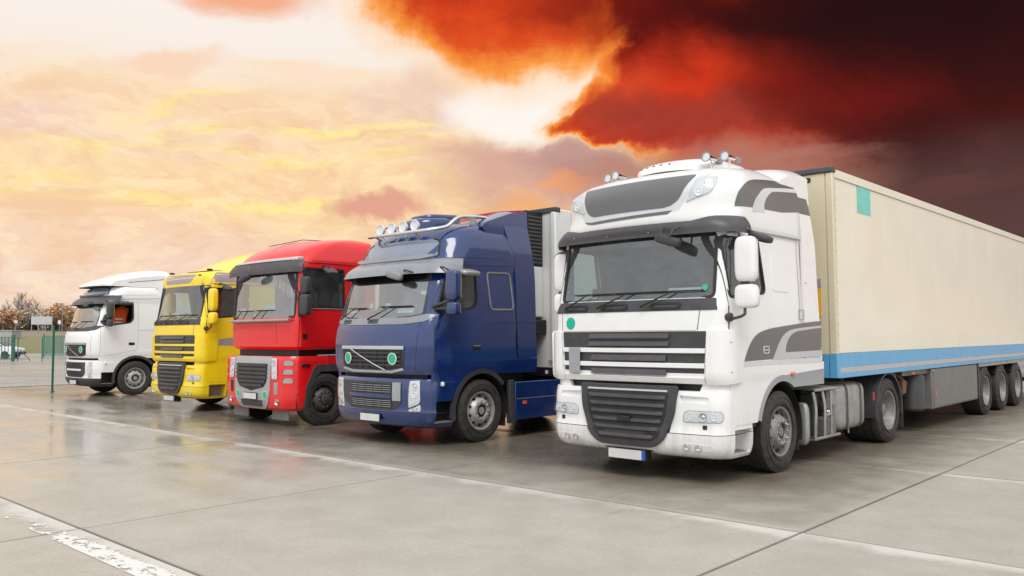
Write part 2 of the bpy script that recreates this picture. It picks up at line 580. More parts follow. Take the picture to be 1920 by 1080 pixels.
def lathe(bm, prof, axis='X', n=32, c=(0, 0, 0), mi=0, close=True, rot=None):
    """prof: list of (a along the axis, radius)"""
    rings = []
    for a, r in prof:
        ring = []
        if r < 1e-6:
            ring = [None]
        for i in range(n if r >= 1e-6 else 1):
            th = 2 * PI * i / n
            if axis == 'X':
                v = Vector((a, r * math.cos(th), r * math.sin(th)))
            elif axis == 'Y':
                v = Vector((r * math.sin(th), a, r * math.cos(th)))
            else:
                v = Vector((r * math.cos(th), r * math.sin(th), a))
            if rot is not None:
                v = rot @ v
            v = v + Vector(c)
            if r >= 1e-6:
                ring.append(bm.verts.new(v))
            else:
                ring = [bm.verts.new(v)]
        rings.append(ring)
    for A, B in zip(rings[:-1], rings[1:]):
        if len(A) == 1 and len(B) == 1:
            continue
        for i in range(n):
            j = (i + 1) % n
            if len(A) == 1:
                f = bm.faces.new((A[0], B[i], B[j]))
            elif len(B) == 1:
                f = bm.faces.new((A[i], B[0], A[j]))
            else:
                f = bm.faces.new((A[i], B[i], B[j], A[j]))
            f.material_index = mi
    if close:
        for ring in (rings[0], rings[-1]):
            if len(ring) > 2:
                f = bm.faces.new(ring)
                f.material_index = mi


def tube(bm, pts, r, n=8, closed=False, mi=0):
    pts = [Vector(p) for p in pts]
    rings = []
    m = len(pts)
    prev = None
    for i, p in enumerate(pts):
        if closed:
            d = (pts[(i + 1) % m] - pts[i - 1]).normalized()
        else:
            d = (pts[min(i + 1, m - 1)] - pts[max(i - 1, 0)]).normalized()
        if prev is None:
            a = Vector((0, 0, 1)) if abs(d.z) < 0.9 else Vector((1, 0, 0))
            u = d.cross(a).normalized()
        else:
            u = (prev - d * prev.dot(d)).normalized()
        prev = u
        w = d.cross(u)
        rr = r[i] if isinstance(r, (list, tuple)) else r
        rings.append([bm.verts.new(p + (u * math.cos(2 * PI * k / n) + w * math.sin(2 * PI * k / n)) * rr) for k in range(n)])
    seq = list(zip(rings[:-1], rings[1:]))
    if closed:
        seq.append((rings[-1], rings[0]))
    for A, B in seq:
        for i in range(n):
            j = (i + 1) % n
            f = bm.faces.new((A[i], A[j], B[j], B[i]))
            f.material_index = mi
    if not closed:
        bm.faces.new(rings[0][::-1]).material_index = mi
        bm.faces.new(rings[-1]).material_index = mi


def ntube(name, pts, r, m, parent=None, n=8, closed=False):
    bm = bmesh.new()
    tube(bm, pts, r, n, closed)
    return obj(name, bm, m, parent, ang=60)


def curve(pts, n=6):
    """Catmull-Rom through the points"""
    P = [Vector(p) for p in pts]
    out = []
    for i in range(len(P) - 1):
        a, b, c, d = P[max(i - 1, 0)], P[i], P[i + 1], P[min(i + 2, len(P) - 1)]
        for k in range(n):
            s = k / n
            out.append(0.5 * ((2 * b) + (c - a) * s + (2 * a - 5 * b + 4 * c - d) * s * s + (3 * b - a - 3 * c + d) * s ** 3))
    out.append(P[-1])
    return out


def curve2(pts, n=6):
    return [(p.x, p.y) for p in curve([(a, b, 0) for a, b in pts], n)]


def rpoly(pts, r, n=5):
    """polygon with rounded corners; r one radius or one for each corner"""
    out = []
    m = len(pts)
    for i in range(m):
        rr = r[i] if isinstance(r, (list, tuple)) else r
        p = Vector(pts[i]).to_2d()
        a = Vector(pts[i - 1]).to_2d() - p
        b = Vector(pts[(i + 1) % m]).to_2d() - p
        if rr <= 1e-5:
            out.append((p.x, p.y))
            continue
        k = min(rr, a.length * 0.49, b.length * 0.49)
        A = p + a.normalized() * k
        B = p + b.normalized() * k
        for j in range(n + 1):
            s = j / n
            q = A * (1 - s) ** 2 + p * (2 * s * (1 - s)) + B * s * s
            out.append((q.x, q.y))
    return out


def rrect(u0, v0, u1, v1, r=0.02, n=5):
    return rpoly([(u0, v0), (u1, v0), (u1, v1), (u0, v1)], r, n)


def circ(u, v, ru, rv=None, n=24):
    rv = rv or ru
    return [(u + ru * math.cos(2 * PI * i / n), v + rv * math.sin(2 * PI * i / n)) for i in range(n)]


def nrm(surf, u, v):
    e = 1e-3
    a = surf(u + e, v) - surf(u - e, v)
    b = surf(u, v + e) - surf(u, v - e)
    n = a.cross(b)
    return n.normalized()


def flat_bm(outline, res):
    bm = bmesh.new()
    vs = [bm.verts.new((u, v, 0)) for u, v in outline]
    f = bm.faces.new(vs)
    n_ = len(outline)
    sg = []
    for i in range(n_):
        a, b, c = outline[i - 1], outline[i], outline[(i + 1) % n_]
        sg.append((b[0] - a[0]) * (c[1] - b[1]) - (b[1] - a[1]) * (c[0] - b[0]))
    if min(sg) < -1e-7 and max(sg) > 1e-7:
        f.normal_update()
        bmesh.ops.triangulate(bm, faces=[f], ngon_method='EAR_CLIP')
    us = [p[0] for p in outline]
    vv = [p[1] for p in outline]
    for ax, (lo, hi) in enumerate(((min(us), max(us)), (min(vv), max(vv)))):
        rs = res[ax] if isinstance(res, (list, tuple)) else res
        k = int((hi - lo) / rs)
        for i in range(1, k + 1):
            c = lo + (hi - lo) * i / (k + 1)
            co_ = Vector((c if ax == 0 else 0, c if ax == 1 else 0, 0))
            no = Vector((1, 0, 0) if ax == 0 else (0, 1, 0))
            bmesh.ops.bisect_plane(bm, geom=bm.verts[:] + bm.edges[:] + bm.faces[:], plane_co=co_, plane_no=no, dist=1e-6)
    return bm


def map_solid(bm, surf, off, th, orient=1, dome=0.0, fold=None):
    """turn a flat bmesh into a slab that follows surf: top at off, underside at off - th"""
    us = [v.co.x for v in bm.verts]
    vv = [v.co.y for v in bm.verts]
    cu, cv = (min(us) + max(us)) / 2, (min(vv) + max(vv)) / 2
    hu, hv = max(1e-4, (max(us) - min(us)) / 2), max(1e-4, (max(vv) - min(vv)) / 2)
    low = {}
    edges = [(e.verts[0], e.verts[1], e.link_faces[0]) for e in bm.edges if len(e.link_faces) == 1]
    faces = list(bm.faces)
    info = {}
    for v in list(bm.verts):
        u, w = v.co.x, v.co.y
        n = nrm(surf, u, w) * orient
        p = surf(u, w)
        d = dome * (1 - min(1, ((u - cu) / hu) ** 2)) ** 0.5 * (1 - min(1, ((w - cv) / hv) ** 2)) ** 0.5 if dome else 0
        if fold:
            d += fold(u, w)
        info[v] = (p + n * (off + d), p + n * (off - th))
    for v, (a, b) in info.items():
        low[v] = bm.verts.new(b)
        v.co = a
    for f in faces:
        bm.faces.new([low[v] for v in reversed(f.verts[:])])
    for a, b, f in edges:
        lv = f.verts[:]
        i = lv.index(a)
        if lv[(i + 1) % len(lv)] is b:
            bm.faces.new((b, a, low[a], low[b]))
        else:
            bm.faces.new((a, b, low[b], low[a]))
    return bm


def patch(name, outline, surf, m, parent=None, off=0.004, th=0.01, res=0.09, bev=0.0, dome=0.0, ang=35, orient=1, fold=None):
    bm = flat_bm(outline, res)
    map_solid(bm, surf, off, th, orient, dome, fold)
    return obj(name, bm, m, parent, ang=ang, bev=bev)


def ring(name, outer, inner, surf, m, parent=None, off=0.006, th=0.012, bev=0.0, orient=1, sub=1):
    bm = bmesh.new()
    n = len(outer)
    L = []
    for k in range(n):
        o_, i_ = outer[k], inner[k]
        po, pi = surf(*o_), surf(*i_)
        no, ni = nrm(surf, *o_) * orient, nrm(surf, *i_) * orient
        L.append([bm.verts.new(po + no * off), bm.verts.new(pi + ni * off), bm.verts.new(pi + ni * (off - th)), bm.verts.new(po + no * (off - th))])
    for k in range(n):
        A, B = L[k], L[(k + 1) % n]
        for j in range(4):
            jj = (j + 1) % 4
            bm.faces.new((A[j], A[jj], B[jj], B[j]))
    return obj(name, bm, m, parent, bev=bev)


def scale_outline(pts, k):
    """inset an outline by k"""
    n = len(pts)
    out = []
    area = sum(pts[i][0] * pts[(i + 1) % n][1] - pts[(i + 1) % n][0] * pts[i][1] for i in range(n))
    sg = 1 if area > 0 else -1
    for i in range(n):
        a, b, c = Vector(pts[i - 1]), Vector(pts[i]), Vector(pts[(i + 1) % n])
        d1, d2 = (b - a), (c - b)
        if d1.length < 1e-7: d1 = d2
        if d2.length < 1e-7: d2 = d1
        n1 = Vector((-d1.y, d1.x)).normalized() * sg
        n2 = Vector((-d2.y, d2.x)).normalized() * sg
        nn = (n1 + n2)
        if nn.length < 1e-6: nn = n1
        nn = nn.normalized()
        s = 1 / max(0.5, nn.dot(n1))
        q = b + nn * k * s
        out.append((q.x, q.y))
    return out


def seam(name, pts, surf, parent, w=0.007, m=None, off=0.0012, orient=1, th=0.004):
    """a shut line: thin dark strip along a path on the surface"""
    bm = bmesh.new()
    P = [Vector(p) for p in pts]
    Q = []
    for i in range(len(P) - 1):
        k = max(1, int((P[i + 1] - P[i]).length / 0.08))
        for j in range(k):
            Q.append(P[i].lerp(P[i + 1], j / k))
    Q.append(P[-1])
    L = []
    for i, p in enumerate(Q):
        d = (Q[min(i + 1, len(Q) - 1)] - Q[max(i - 1, 0)]).normalized()
        s = Vector((-d.y, d.x)) * w / 2
        row = []
        for sg, o_ in ((1, off), (-1, off), (-1, off - th), (1, off - th)):
            q = p + s * sg
            row.append(bm.verts.new(surf(q.x, q.y) + nrm(surf, q.x, q.y) * orient * o_))
        L.append(row)
    for A, B in zip(L[:-1], L[1:]):
        for j in range(4):
            bm.faces.new((A[j], A[(j + 1) % 4], B[(j + 1) % 4], B[j]))
    bm.faces.new(L[0]); bm.faces.new(L[-1][::-1])
    return obj(name, bm, m or black_plastic, parent)


def boolean_cut(o, cutters):
    for c in cutters:
        md = o.modifiers.new('cut', 'BOOLEAN')
        md.operation = 'DIFFERENCE'
        md.solver = 'EXACT'
        md.object = c
    bpy.context.view_layer.update()
    dg = bpy.context.evaluated_depsgraph_get()
    me = bpy.data.meshes.new_from_object(o.evaluated_get(dg))
    o.modifiers.clear()
    old = o.data
    o.data = me
    bm = bmesh.new()
    bm.from_mesh(me)
    finish_bm(bm, 32)
    bm.to_mesh(me)
    bm.free()


def prism(outline, axis, lo, hi):
    bm = bmesh.new()
    A, B = [], []
    for u, v in outline:
        if axis == 'Y':
            A.append(bm.verts.new((u, lo, v))); B.append(bm.verts.new((u, hi, v)))
        elif axis == 'X':
            A.append(bm.verts.new((lo, u, v))); B.append(bm.verts.new((hi, u, v)))
        else:
            A.append(bm.verts.new((u, v, lo))); B.append(bm.verts.new((u, v, hi)))
    bm.faces.new(A); bm.faces.new(B[::-1])
    n = len(A)
    for i in range(n):
        bm.faces.new((A[i], A[(i + 1) % n], B[(i + 1) % n], B[i]))
    bmesh.ops.recalc_face_normals(bm, faces=bm.faces)
    return bm


def cutter(outline, axis, lo, hi, parent):
    o = obj('cutter', prism(outline, axis, lo, hi), black_plastic, parent)
    return o


def extrude(name, outline, axis, lo, hi, m, parent=None, bev=0.0, ang=35):
    return obj(name, prism(outline, axis, lo, hi), m, parent, bev=bev, ang=ang)


def drop(objs):
    for o in objs:
        me = o.data
        bpy.data.objects.remove(o)
        bpy.data.meshes.remove(me)


# ------------------------------------------------------------------ lofted bodies
class Shell:
    """body described by level rows: z, front y, crown, half width, corner radius, rear y"""

    def __init__(self, rows):
        self.rows = rows

    def at(self, z):
        Rw = self.rows
        if z <= Rw[0][0]:
            return Rw[0][1:]
        if z >= Rw[-1][0]:
            return Rw[-1][1:]
        for i in range(len(Rw) - 1):
            if Rw[i][0] <= z <= Rw[i + 1][0]:
                z0, z1 = Rw[i][0], Rw[i + 1][0]
                s = (z - z0) / (z1 - z0)
                out = []
                for k in range(1, 6):
                    p0, p1 = Rw[i][k], Rw[i + 1][k]
                    h = z1 - z0
                    d = (p1 - p0) / h
                    dm = (Rw[i][k] - Rw[i - 1][k]) / (Rw[i][0] - Rw[i - 1][0]) if i > 0 else d
                    dn = (Rw[i + 2][k] - Rw[i + 1][k]) / (Rw[i + 2][0] - Rw[i + 1][0]) if i + 2 < len(Rw) else d
                    m0 = 0 if dm * d <= 0 else 2 * dm * d / (dm + d)
                    m1 = 0 if dn * d <= 0 else 2 * dn * d / (dn + d)
                    if i == 0: m0 = d
                    if i + 2 >= len(Rw): m1 = d
                    out.append(p0 * (2 * s ** 3 - 3 * s * s + 1) + m0 * h * (s ** 3 - 2 * s * s + s) + p1 * (-2 * s ** 3 + 3 * s * s) + m1 * h * (s ** 3 - s * s))
                return out

    def F(self, x, z):
        yf, c, w, r, yr = self.at(z)
        ax = min(abs(x), w * 0.99999)
        y = yf + c * (ax / w) ** 2
        t = ax - (w - r)
        if t > 0:
            y += r * (1 - math.sqrt(max(0.0, 1 - (t / r) ** 2)))
        return y

    def G(self, y, z):
        yf, c, w, r, yr = self.at(z)
        if y >= yf + c + r:
            return w
        lo, hi = 0.0, w
        for _ in range(26):
            m = (lo + hi) / 2
            if self.F(m, z) < y: lo = m
            else: hi = m
        return (lo + hi) / 2

    def front(self, x, z):
        return Vector((x, self.F(x, z), z))

    def side(self, y, z):                 # left side of the lorry (+X)
        return Vector((self.G(y, z), y, z))

    def side_r(self, y, z):
        return Vector((-self.G(y, z), y, z))

    def half(self, z, ins=0.0, nf=14, nc=9, ns=14, yend=None):
        yf, c, w, r, yr = self.at(z)
        yf, w, r = yf + ins, w - ins, max(0.01, r - ins * 0.5)
        yr = (yend if yend is not None else yr) - ins
        pts = []
        for i in range(nf):
            x = (w - r) * i / nf
            pts.append((x, yf + c * (x / w) ** 2))
        for i in range(nc + 1):
            th = PI / 2 * i / nc
            x = w - r + r * math.sin(th)
            pts.append((x, yf + c * (min(x, w) / w) ** 2 + r * (1 - math.cos(th))))
        y0 = pts[-1][1]
        rr = min(0.06, w * 0.3)
        for i in range(1, ns + 1):
            pts.append((w, y0 + (yr - rr - y0) * i / ns))
        for i in range(1, 4):
            th = PI / 2 * i / 3
            pts.append((w - rr + rr * math.cos(th), yr - rr + rr * math.sin(th)))
        return pts

    def wrap_table(self, z):
        pts = self.half(z, nf=20, nc=16, ns=20)
        cum = [0.0]
        for a, b in zip(pts[:-1], pts[1:]):
            cum.append(cum[-1] + math.hypot(b[0] - a[0], b[1] - a[1]))
        return pts, cum

    def wrap(self, s, z):
        key = round(z, 4)
        if not hasattr(self, '_wc'): self._wc = {}
        if key not in self._wc:
            self._wc[key] = self.wrap_table(z)
        pts, cum = self._wc[key]
        a = abs(s)
        a = min(a, cum[-1] - 1e-6)
        import bisect
        i = max(0, bisect.bisect_right(cum, a) - 1)
        i = min(i, len(pts) - 2)
        k = (a - cum[i]) / max(1e-9, cum[i + 1] - cum[i])
        x = pts[i][0] + (pts[i + 1][0] - pts[i][0]) * k
        y = pts[i][1] + (pts[i + 1][1] - pts[i][1]) * k
        return Vector((x if s >= 0 else -x, y, z))

    def loft(self, bm, zs, ins=0.0, flip=False, mi=0):
        rings = []
        for z in zs:
            h = self.half(z, ins)
            full = [(x, y) for x, y in h] + [(-x, y) for x, y in reversed(h[1:])]
            rings.append([bm.verts.new((x, y, z)) for x, y in full])
        n = len(rings[0])
        for A, B in zip(rings[:-1], rings[1:]):
            for i in range(n):
                j = (i + 1) % n
                q = (A[i], A[j], B[j], B[i])
                f = bm.faces.new(q[::-1] if flip else q)
                f.material_index = mi
        a, b = rings[0], rings[-1]
        f = bm.faces.new(a if flip else a[::-1]); f.material_index = mi
        f = bm.faces.new(b[::-1] if flip else b); f.material_index = mi

    def body(self, name, z0, z1, mats, parent, cav=None, step=0.06, extra=()):
        n = max(2, int((z1 - z0) / step))
        zs = sorted(set([round(z0 + (z1 - z0) * i / n, 5) for i in range(n + 1)] + list(extra)))
        bm = bmesh.new()
        self.loft(bm, zs)
        if cav:
            k = max(2, int((cav[1] - cav[0]) / 0.1))
            self.loft(bm, [cav[0] + (cav[1] - cav[0]) * i / k for i in range(k + 1)], ins=0.05, flip=True, mi=1)
        return obj(name, bm, mats, parent, recalc=False)


# ------------------------------------------------------------------ shared lorry parts
def mirror_out(pts):
    return [(-u, v) for u, v in reversed(pts)]


def wheel(parent, x, y, r=0.50, w=0.30, side=1, kind='front', rim_m=None, hub_m=None, label=None):
    """wheel whose outer face is at x; side=+1 faces +X"""
    rim_m = rim_m or rim_steel
    rr = 0.300
    bm = bmesh.new()
    if kind == 'front':
        prof = [(-w, rr), (-0.035, rr), (-0.02, rr + 0.012), (-0.004, rr + 0.006), (-0.012, rr - 0.016), (-0.05, rr - 0.028), (-0.085, rr - 0.045), (-0.075, 0.235), (-0.01, 0.19), (0.012, 0.178), (0.018, 0.168), (0.018, 0.112), (-0.012, 0.105), (-0.012, 0.0)]
    else:
        prof = [(-w, rr), (-0.035, rr), (-0.02, rr + 0.012), (-0.004, rr + 0.006), (-0.012, rr - 0.016), (-0.04, rr - 0.03), (-0.075, rr - 0.045), (-0.09, 0.24), (-0.16, 0.225), (-0.185, 0.20), (-0.19, 0.14), (-0.185, 0.12), (-0.10, 0.11), (-0.085, 0.09), (-0.08, 0.0)]
    lathe(bm, prof, 'X', 40)
    if kind == 'front':
        # hand holes seen as dark ovals on the dish
        for i in range(10):
            a = 2 * PI * i / 10 + 0.3
            cx, cr = -0.040, 0.226
            lathe(bm, [(-0.02, 0.024), (0.006, 0.022), (0.006, 0.0)], 'X', 8, (cx, cr * math.cos(a), cr * math.sin(a)), mi=2)
    if kind == 'front':
        lathe(bm, [(-0.008, 0.100), (-0.006, 0.092), (-0.006, 0.0)], 'X', 24, mi=2)
        lathe(bm, [(-0.005, 0.060), (0.004, 0.056), (0.004, 0.0)], 'X', 20, mi=0)
    nx, nr_, k = (0.018, 0.14, 10) if kind == 'front' else (-0.19, 0.165, 10)
    for i in range(k):
        a = 2 * PI * i / k
        lathe(bm, [(0, 0.019), (0.006, 0.019), (0.008, 0.014), (0.028, 0.012), (0.030, 0.0)], 'X', 6, (nx, nr_ * math.cos(a), nr_ * math.sin(a)), mi=1)
    o = obj('wheel', bm, [rim_m, chrome if kind == 'front' else steel, black_plastic], parent, ang=40)
    o.location = (x, y, r)
    if side < 0:
        o.rotation_euler = (0, 0, PI)
    if label: o['label'] = label
    # tyre
    bm = bmesh.new()
    tw = w
    prof = [(-tw + 0.02, rr - 0.005), (-tw - 0.004, rr + 0.06), (-tw, r - 0.05), (-tw + 0.025, r - 0.008)]
    for g in range(5):
        c = -tw + 0.025 + (tw - 0.05) * (g + 0.5) / 5
        hw = (tw - 0.05) / 10
        prof += [(c - hw * 0.82, r), (c + hw * 0.82, r)]
        if g < 4:
            prof += [(c + hw * 0.86, r - 0.012), (c + hw * 1.14, r - 0.012)]
    prof += [(-0.025, r - 0.008), (0.0, r - 0.05), (0.006, r - 0.09), (0.008, rr + 0.10), (0.004, rr + 0.06), (-0.004, rr + 0.03), (-0.018, rr + 0.004), (-0.03, rr - 0.005)]
    lathe(bm, prof, 'X', 64, close=False)
    # raised sidewall ribs
    for rad in (rr + 0.045, rr + 0.125):
        lathe(bm, [(0.004, rad - 0.006), (0.0125, rad - 0.003), (0.0125, rad + 0.003), (0.004, rad + 0.006)], 'X', 64, close=False)
    t_ = obj('tyre', bm, tyre_rubber, o, ang=40, recalc=True)
    return o


def hub_cap_wheel(parent, x, y, rim_m):
    """front wheel with a smooth dished cover over the hub"""
    o = wheel(parent, x, y, kind='front', rim_m=rim_m)
    bm = bmesh.new()
    lathe(bm, [(0.015, 0.11), (0.05, 0.105), (0.062, 0.09), (0.065, 0.0)], 'X', 28)
    obj('hub_cover', bm, rim_m, o, ang=40)
    return o


def tread(name, parent, m, b, n=6):
    bm = bmesh.new()
    x0, x1, y0, y1, z0, z1 = b
    box(bm, *b)
    for i in range(n):
        yy = y0 + (y1 - y0) * (i + 0.5) / n
        box(bm, x0 + 0.02, x1 - 0.01, yy - 0.006, yy + 0.006, z1, z1 + 0.006)
    return obj(name, bm, m, parent)


def plate(parent, x, y, z, w=0.52, h=0.11, band=True, tilt=0.0):
    bm = bmesh.new()
    box(bm, x - w / 2 - 0.012, x + w / 2 + 0.012, y, y + 0.015, z - h / 2 - 0.012, z + h / 2 + 0.012)
    p = obj('number_plate', bm, black_plastic, parent, bev=0.003)
    bm = bmesh.new()
    box(bm, x - w / 2, x + w / 2 - (0.045 if band else 0), y - 0.005, y - 0.0005, z - h / 2, z + h / 2)
    obj('plate_face', bm, plate_white, p)
    if band:
        bm = bmesh.new()
        box(bm, x + w / 2 - 0.044, x + w / 2, y - 0.005, y - 0.0005, z - h / 2, z + h / 2)
        obj('plate_band', bm, plate_blue, p)
    return p


def rbox(name, c, half, m, parent, e=0.35, rot=None, nu=22, nv=14):
    """superellipsoid box, good for mirror housings, tanks and pods"""
    bm = bmesh.new()
    sp = lambda v, k: math.copysign(abs(v) ** k, v)
    rows = []
    for j in range(nv + 1):
        ph = -PI / 2 + PI * j / nv
        row = []
        for i in range(nu):
            th = 2 * PI * i / nu
            p = Vector((half[0] * sp(math.cos(ph), e) * sp(math.cos(th), e), half[1] * sp(math.cos(ph), e) * sp(math.sin(th), e), half[2] * sp(math.sin(ph), e)))
            if rot is not None: p = rot @ p
            row.append(bm.verts.new(p + Vector(c)))
        rows.append(row)
    for A, B in zip(rows[:-1], rows[1:]):
        for i in range(nu):
            j = (i + 1) % nu
            bm.faces.new((A[i], A[j], B[j], B[i]))
    bmesh.ops.remove_doubles(bm, verts=bm.verts, dist=1e-4)
    return obj(name, bm, m, parent, ang=50)


def round_lamp(parent, c, r, m=None, name='lamp', back=0.04, nrm_dir=(0, -1, 0)):
    q = Vector(nrm_dir).to_track_quat('Z', 'Y').to_matrix()
    bm = bmesh.new()
    lathe(bm, [(-back, r * 0.7), (0, r * 1.08), (0.006, r * 1.08), (0.008, r), (-0.006, r * 0.86), (-0.014, r * 0.4), (-0.010, 0)], 'Z', 22, c, rot=q)
    o = obj(name, bm, m or reflector, parent, ang=40)
    bm = bmesh.new()
    lathe(bm, [(0.006, r), (0.012, r * 0.7), (0.015, r * 0.3), (0.016, 0)], 'Z', 22, c, rot=q, close=False)
    obj('lens', bm, lens_glass, o, ang=60)
    return o


def wiper(parent, surf, x0, z0, x1, z1, lb, m=black_plastic, ang=0.0, off=0.05):
    """arm from its pivot to (x1, z1), blade along the bottom of the glass"""
    a = surf(x0, z0) + nrm(surf, x0, z0) * (off + 0.01)
    b = surf(x1, z1) + nrm(surf, x1, z1) * off
    o = ntube('wiper', [a, a.lerp(b, 0.12) + Vector((0, -0.015, 0)), a.lerp(b, 0.6), b], [0.016, 0.013, 0.009, 0.007], m, parent, 6)
    pts = []
    for i in range(9):
        s = i / 8 - 0.42
        x = x1 + lb * s * math.cos(ang)
        z = z1 + lb * s * math.sin(ang)
        pts.append(surf(x, z) + nrm(surf, x, z) * 0.020)
    ntube('wiper_blade', pts, 0.010, m, o, 6)
    return o


def interior(parent, sh, zf, y0, y1, halfw=1.1, zdash=2.0, seat_m=None, curtain=None):
    """floor, dash, two seats, steering wheel and a bunk wall"""
    seat_m = seat_m or interior_grey
    bm = bmesh.new()
    prof = rpoly([(y0 + 0.14, zf), (y0 + 0.14, zdash - 0.05), (y0 + 0.25, zdash), (y0 + 0.60, zdash - 0.02), (y0 + 0.66, zdash - 0.28), (y0 + 0.5, zf)], 0.05, 3)
    obj('dashboard', prism(prof, 'X', -halfw, halfw), interior_dark, parent)
    for sx in (0.55, -0.55):
        bm = bmesh.new()
        s = rpoly([(y0 + 0.98, zf), (y0 + 0.90, zf + 0.45), (y0 + 1.40, zf + 0.43), (y0 + 1.45, zf)], 0.05, 3)
        o = obj('seat', prism(s, 'X', sx - 0.25, sx + 0.25), seat_m, parent, bev=0.02)
        bk = rpoly([(y0 + 1.30, zf + 0.40), (y0 + 1.46, zf + 1.02), (y0 + 1.58, zf + 1.00), (y0 + 1.47, zf + 0.38)], 0.05, 3)
        obj('backrest', prism(bk, 'X', sx - 0.23, sx + 0.23), seat_m, o, bev=0.02)
        hr = rpoly([(y0 + 1.46, zf + 1.04), (y0 + 1.50, zf + 1.24), (y0 + 1.60, zf + 1.23), (y0 + 1.57, zf + 1.03)], 0.03, 3)
        obj('headrest', prism(hr, 'X', sx - 0.13, sx + 0.13), seat_m, o, bev=0.02)
    q = Matrix.Rotation(R(-28), 3, 'X')
    c = Vector((0.55, y0 + 0.72, zdash + 0.02))
    bm = bmesh.new()
    tube(bm, [c + q @ Vector((0.23 * math.cos(a), 0.23 * math.sin(a), 0)) for a in [2 * PI * i / 24 for i in range(24)]], 0.016, 6, True)
    tube(bm, [c + q @ Vector((-0.22, 0, 0)), c + q @ Vector((0.22, 0, 0))], 0.02, 6)
    tube(bm, [c, c + Vector((0, -0.22, -0.25))], 0.03, 6)
    obj('steering_wheel', bm, black_plastic, parent)


def tractor_chassis(parent, rear_y=3.8, y0=-0.6, end=4.9, tank_side=None, wheels_x=1.22, cabb=1.1, rim_front=None, hubcap=False):
    """frame rails, axles, wheels, mudguards, fifth wheel"""
    for sx in (-1, 1):
        nbox('frame_rail', (sx * 0.43 - 0.04, sx * 0.43 + 0.04, y0, end, 0.78, 1.02), underbody, parent)
    bm = bmesh.new()
    lathe(bm, [(-1.0, 0.10), (-0.3, 0.10), (-0.22, 0.25), (0.22, 0.25), (0.3, 0.10), (1.0, 0.10)], 'X', 16, (0, rear_y, 0.5))
    obj('rear_axle', bm, underbody, parent)
    bm = bmesh.new()
    lathe(bm, [(-1.0, 0.07), (1.0, 0.07)], 'X', 12, (0, 0, 0.46))
    box(bm, -0.5, 0.5, -0.35, 0.9, 0.42, 1.15)
    obj('engine_block', bm, underbody, parent)
    nbox('gearbox', (-.40, .40, .91, 2.6, .40, .95), underbody, parent, bev=.04)
    nbox('radiator', (-.85, .85, -.72, -.55, .34, 1.12), underbody, parent)
    if hubcap:
        hub_cap_wheel(parent, wheels_x, 0, rim_front or rim_steel)
    else:
        wheel(parent, wheels_x, 0, kind='front', rim_m=rim_front)
    wheel(parent, -wheels_x, 0, kind='front', side=-1, rim_m=rim_front)
    wheel(parent, 1.25, rear_y, w=0.62, kind='rear')
    wheel(parent, -1.25, rear_y, w=0.62, kind='rear', side=-1)
    # front wheel well
    for sx in (1, -1):
        bm = bmesh.new()
        pts = []
        for i in range(15):
            a = R(-15 + 210 * i / 14)
            pts.append((0.612 * math.cos(a), 0.5 + 0.612 * math.sin(a)))
        rows = [[bm.verts.new((sx * x, y, z)) for y, z in pts] for x in (1.225, 0.72)]
        for i in range(14):
            bm.faces.new((rows[0][i], rows[0][i + 1], rows[1][i + 1], rows[1][i]))
        rows2 = [bm.verts.new((sx * 0.71, y, z)) for y, z in pts]
        bm.faces.new(rows2)
        obj('wheel_arch_liner', bm, underbody, parent)
        nbox('mudflap', (sx * 0.9 - 0.26, sx * 0.9 + 0.26, 0.62, 0.635, 0.20, 0.75), brown_mudflap, parent)
    bm = bmesh.new()
    lathe(bm, [(1.14, 0.46), (1.22, 0.46), (1.22, 0.28), (1.14, 0.28)], 'Z', 28, (0, rear_y - 0.55, 0))
    obj('fifth_wheel', bm, underbody, parent)


def rear_mudguard(parent, y, x0=0.62, x1=1.26, r=0.57, m=None, a0=-8, a1=188, side=1):
    bm = bmesh.new()
    outer, inner = [], []
    for i in range(21):
        a = R(a0 + (a1 - a0) * i / 20)
        outer.append((y + r * math.cos(a), 0.5 + r * math.sin(a)))
        inner.append((y + (r - 0.03) * math.cos(a), 0.5 + (r - 0.03) * math.sin(a)))
    X = [side * x0, side * x1]
    vo = [[bm.verts.new((x, *p)) for p in outer] for x in X]
    vi = [[bm.verts.new((x, *p)) for p in inner] for x in X]
    lip = [bm.verts.new((side * x1, y + (r - 0.11) * math.cos(R(a0 + (a1 - a0) * i / 20)), 0.5 + (r - 0.11) * math.sin(R(a0 + (a1 - a0) * i / 20)))) for i in range(21)] if False else None
    for i in range(20):
        bm.faces.new((vo[0][i], vo[0][i + 1], vo[1][i + 1], vo[1][i]))
        bm.faces.new((vi[0][i], vi[1][i], vi[1][i + 1], vi[0][i + 1]))
        bm.faces.new((vo[1][i], vo[1][i + 1], vi[1][i + 1], vi[1][i]))
        bm.faces.new((vo[0][i], vi[0][i], vi[0][i + 1], vo[0][i + 1]))
    bm.faces.new((vo[0][0], vo[1][0], vi[1][0], vi[0][0]))
    bm.faces.new((vo[0][-1], vi[0][-1], vi[1][-1], vo[1][-1]))
    return obj('mudguard', bm, m or dark_plastic, parent, ang=30)

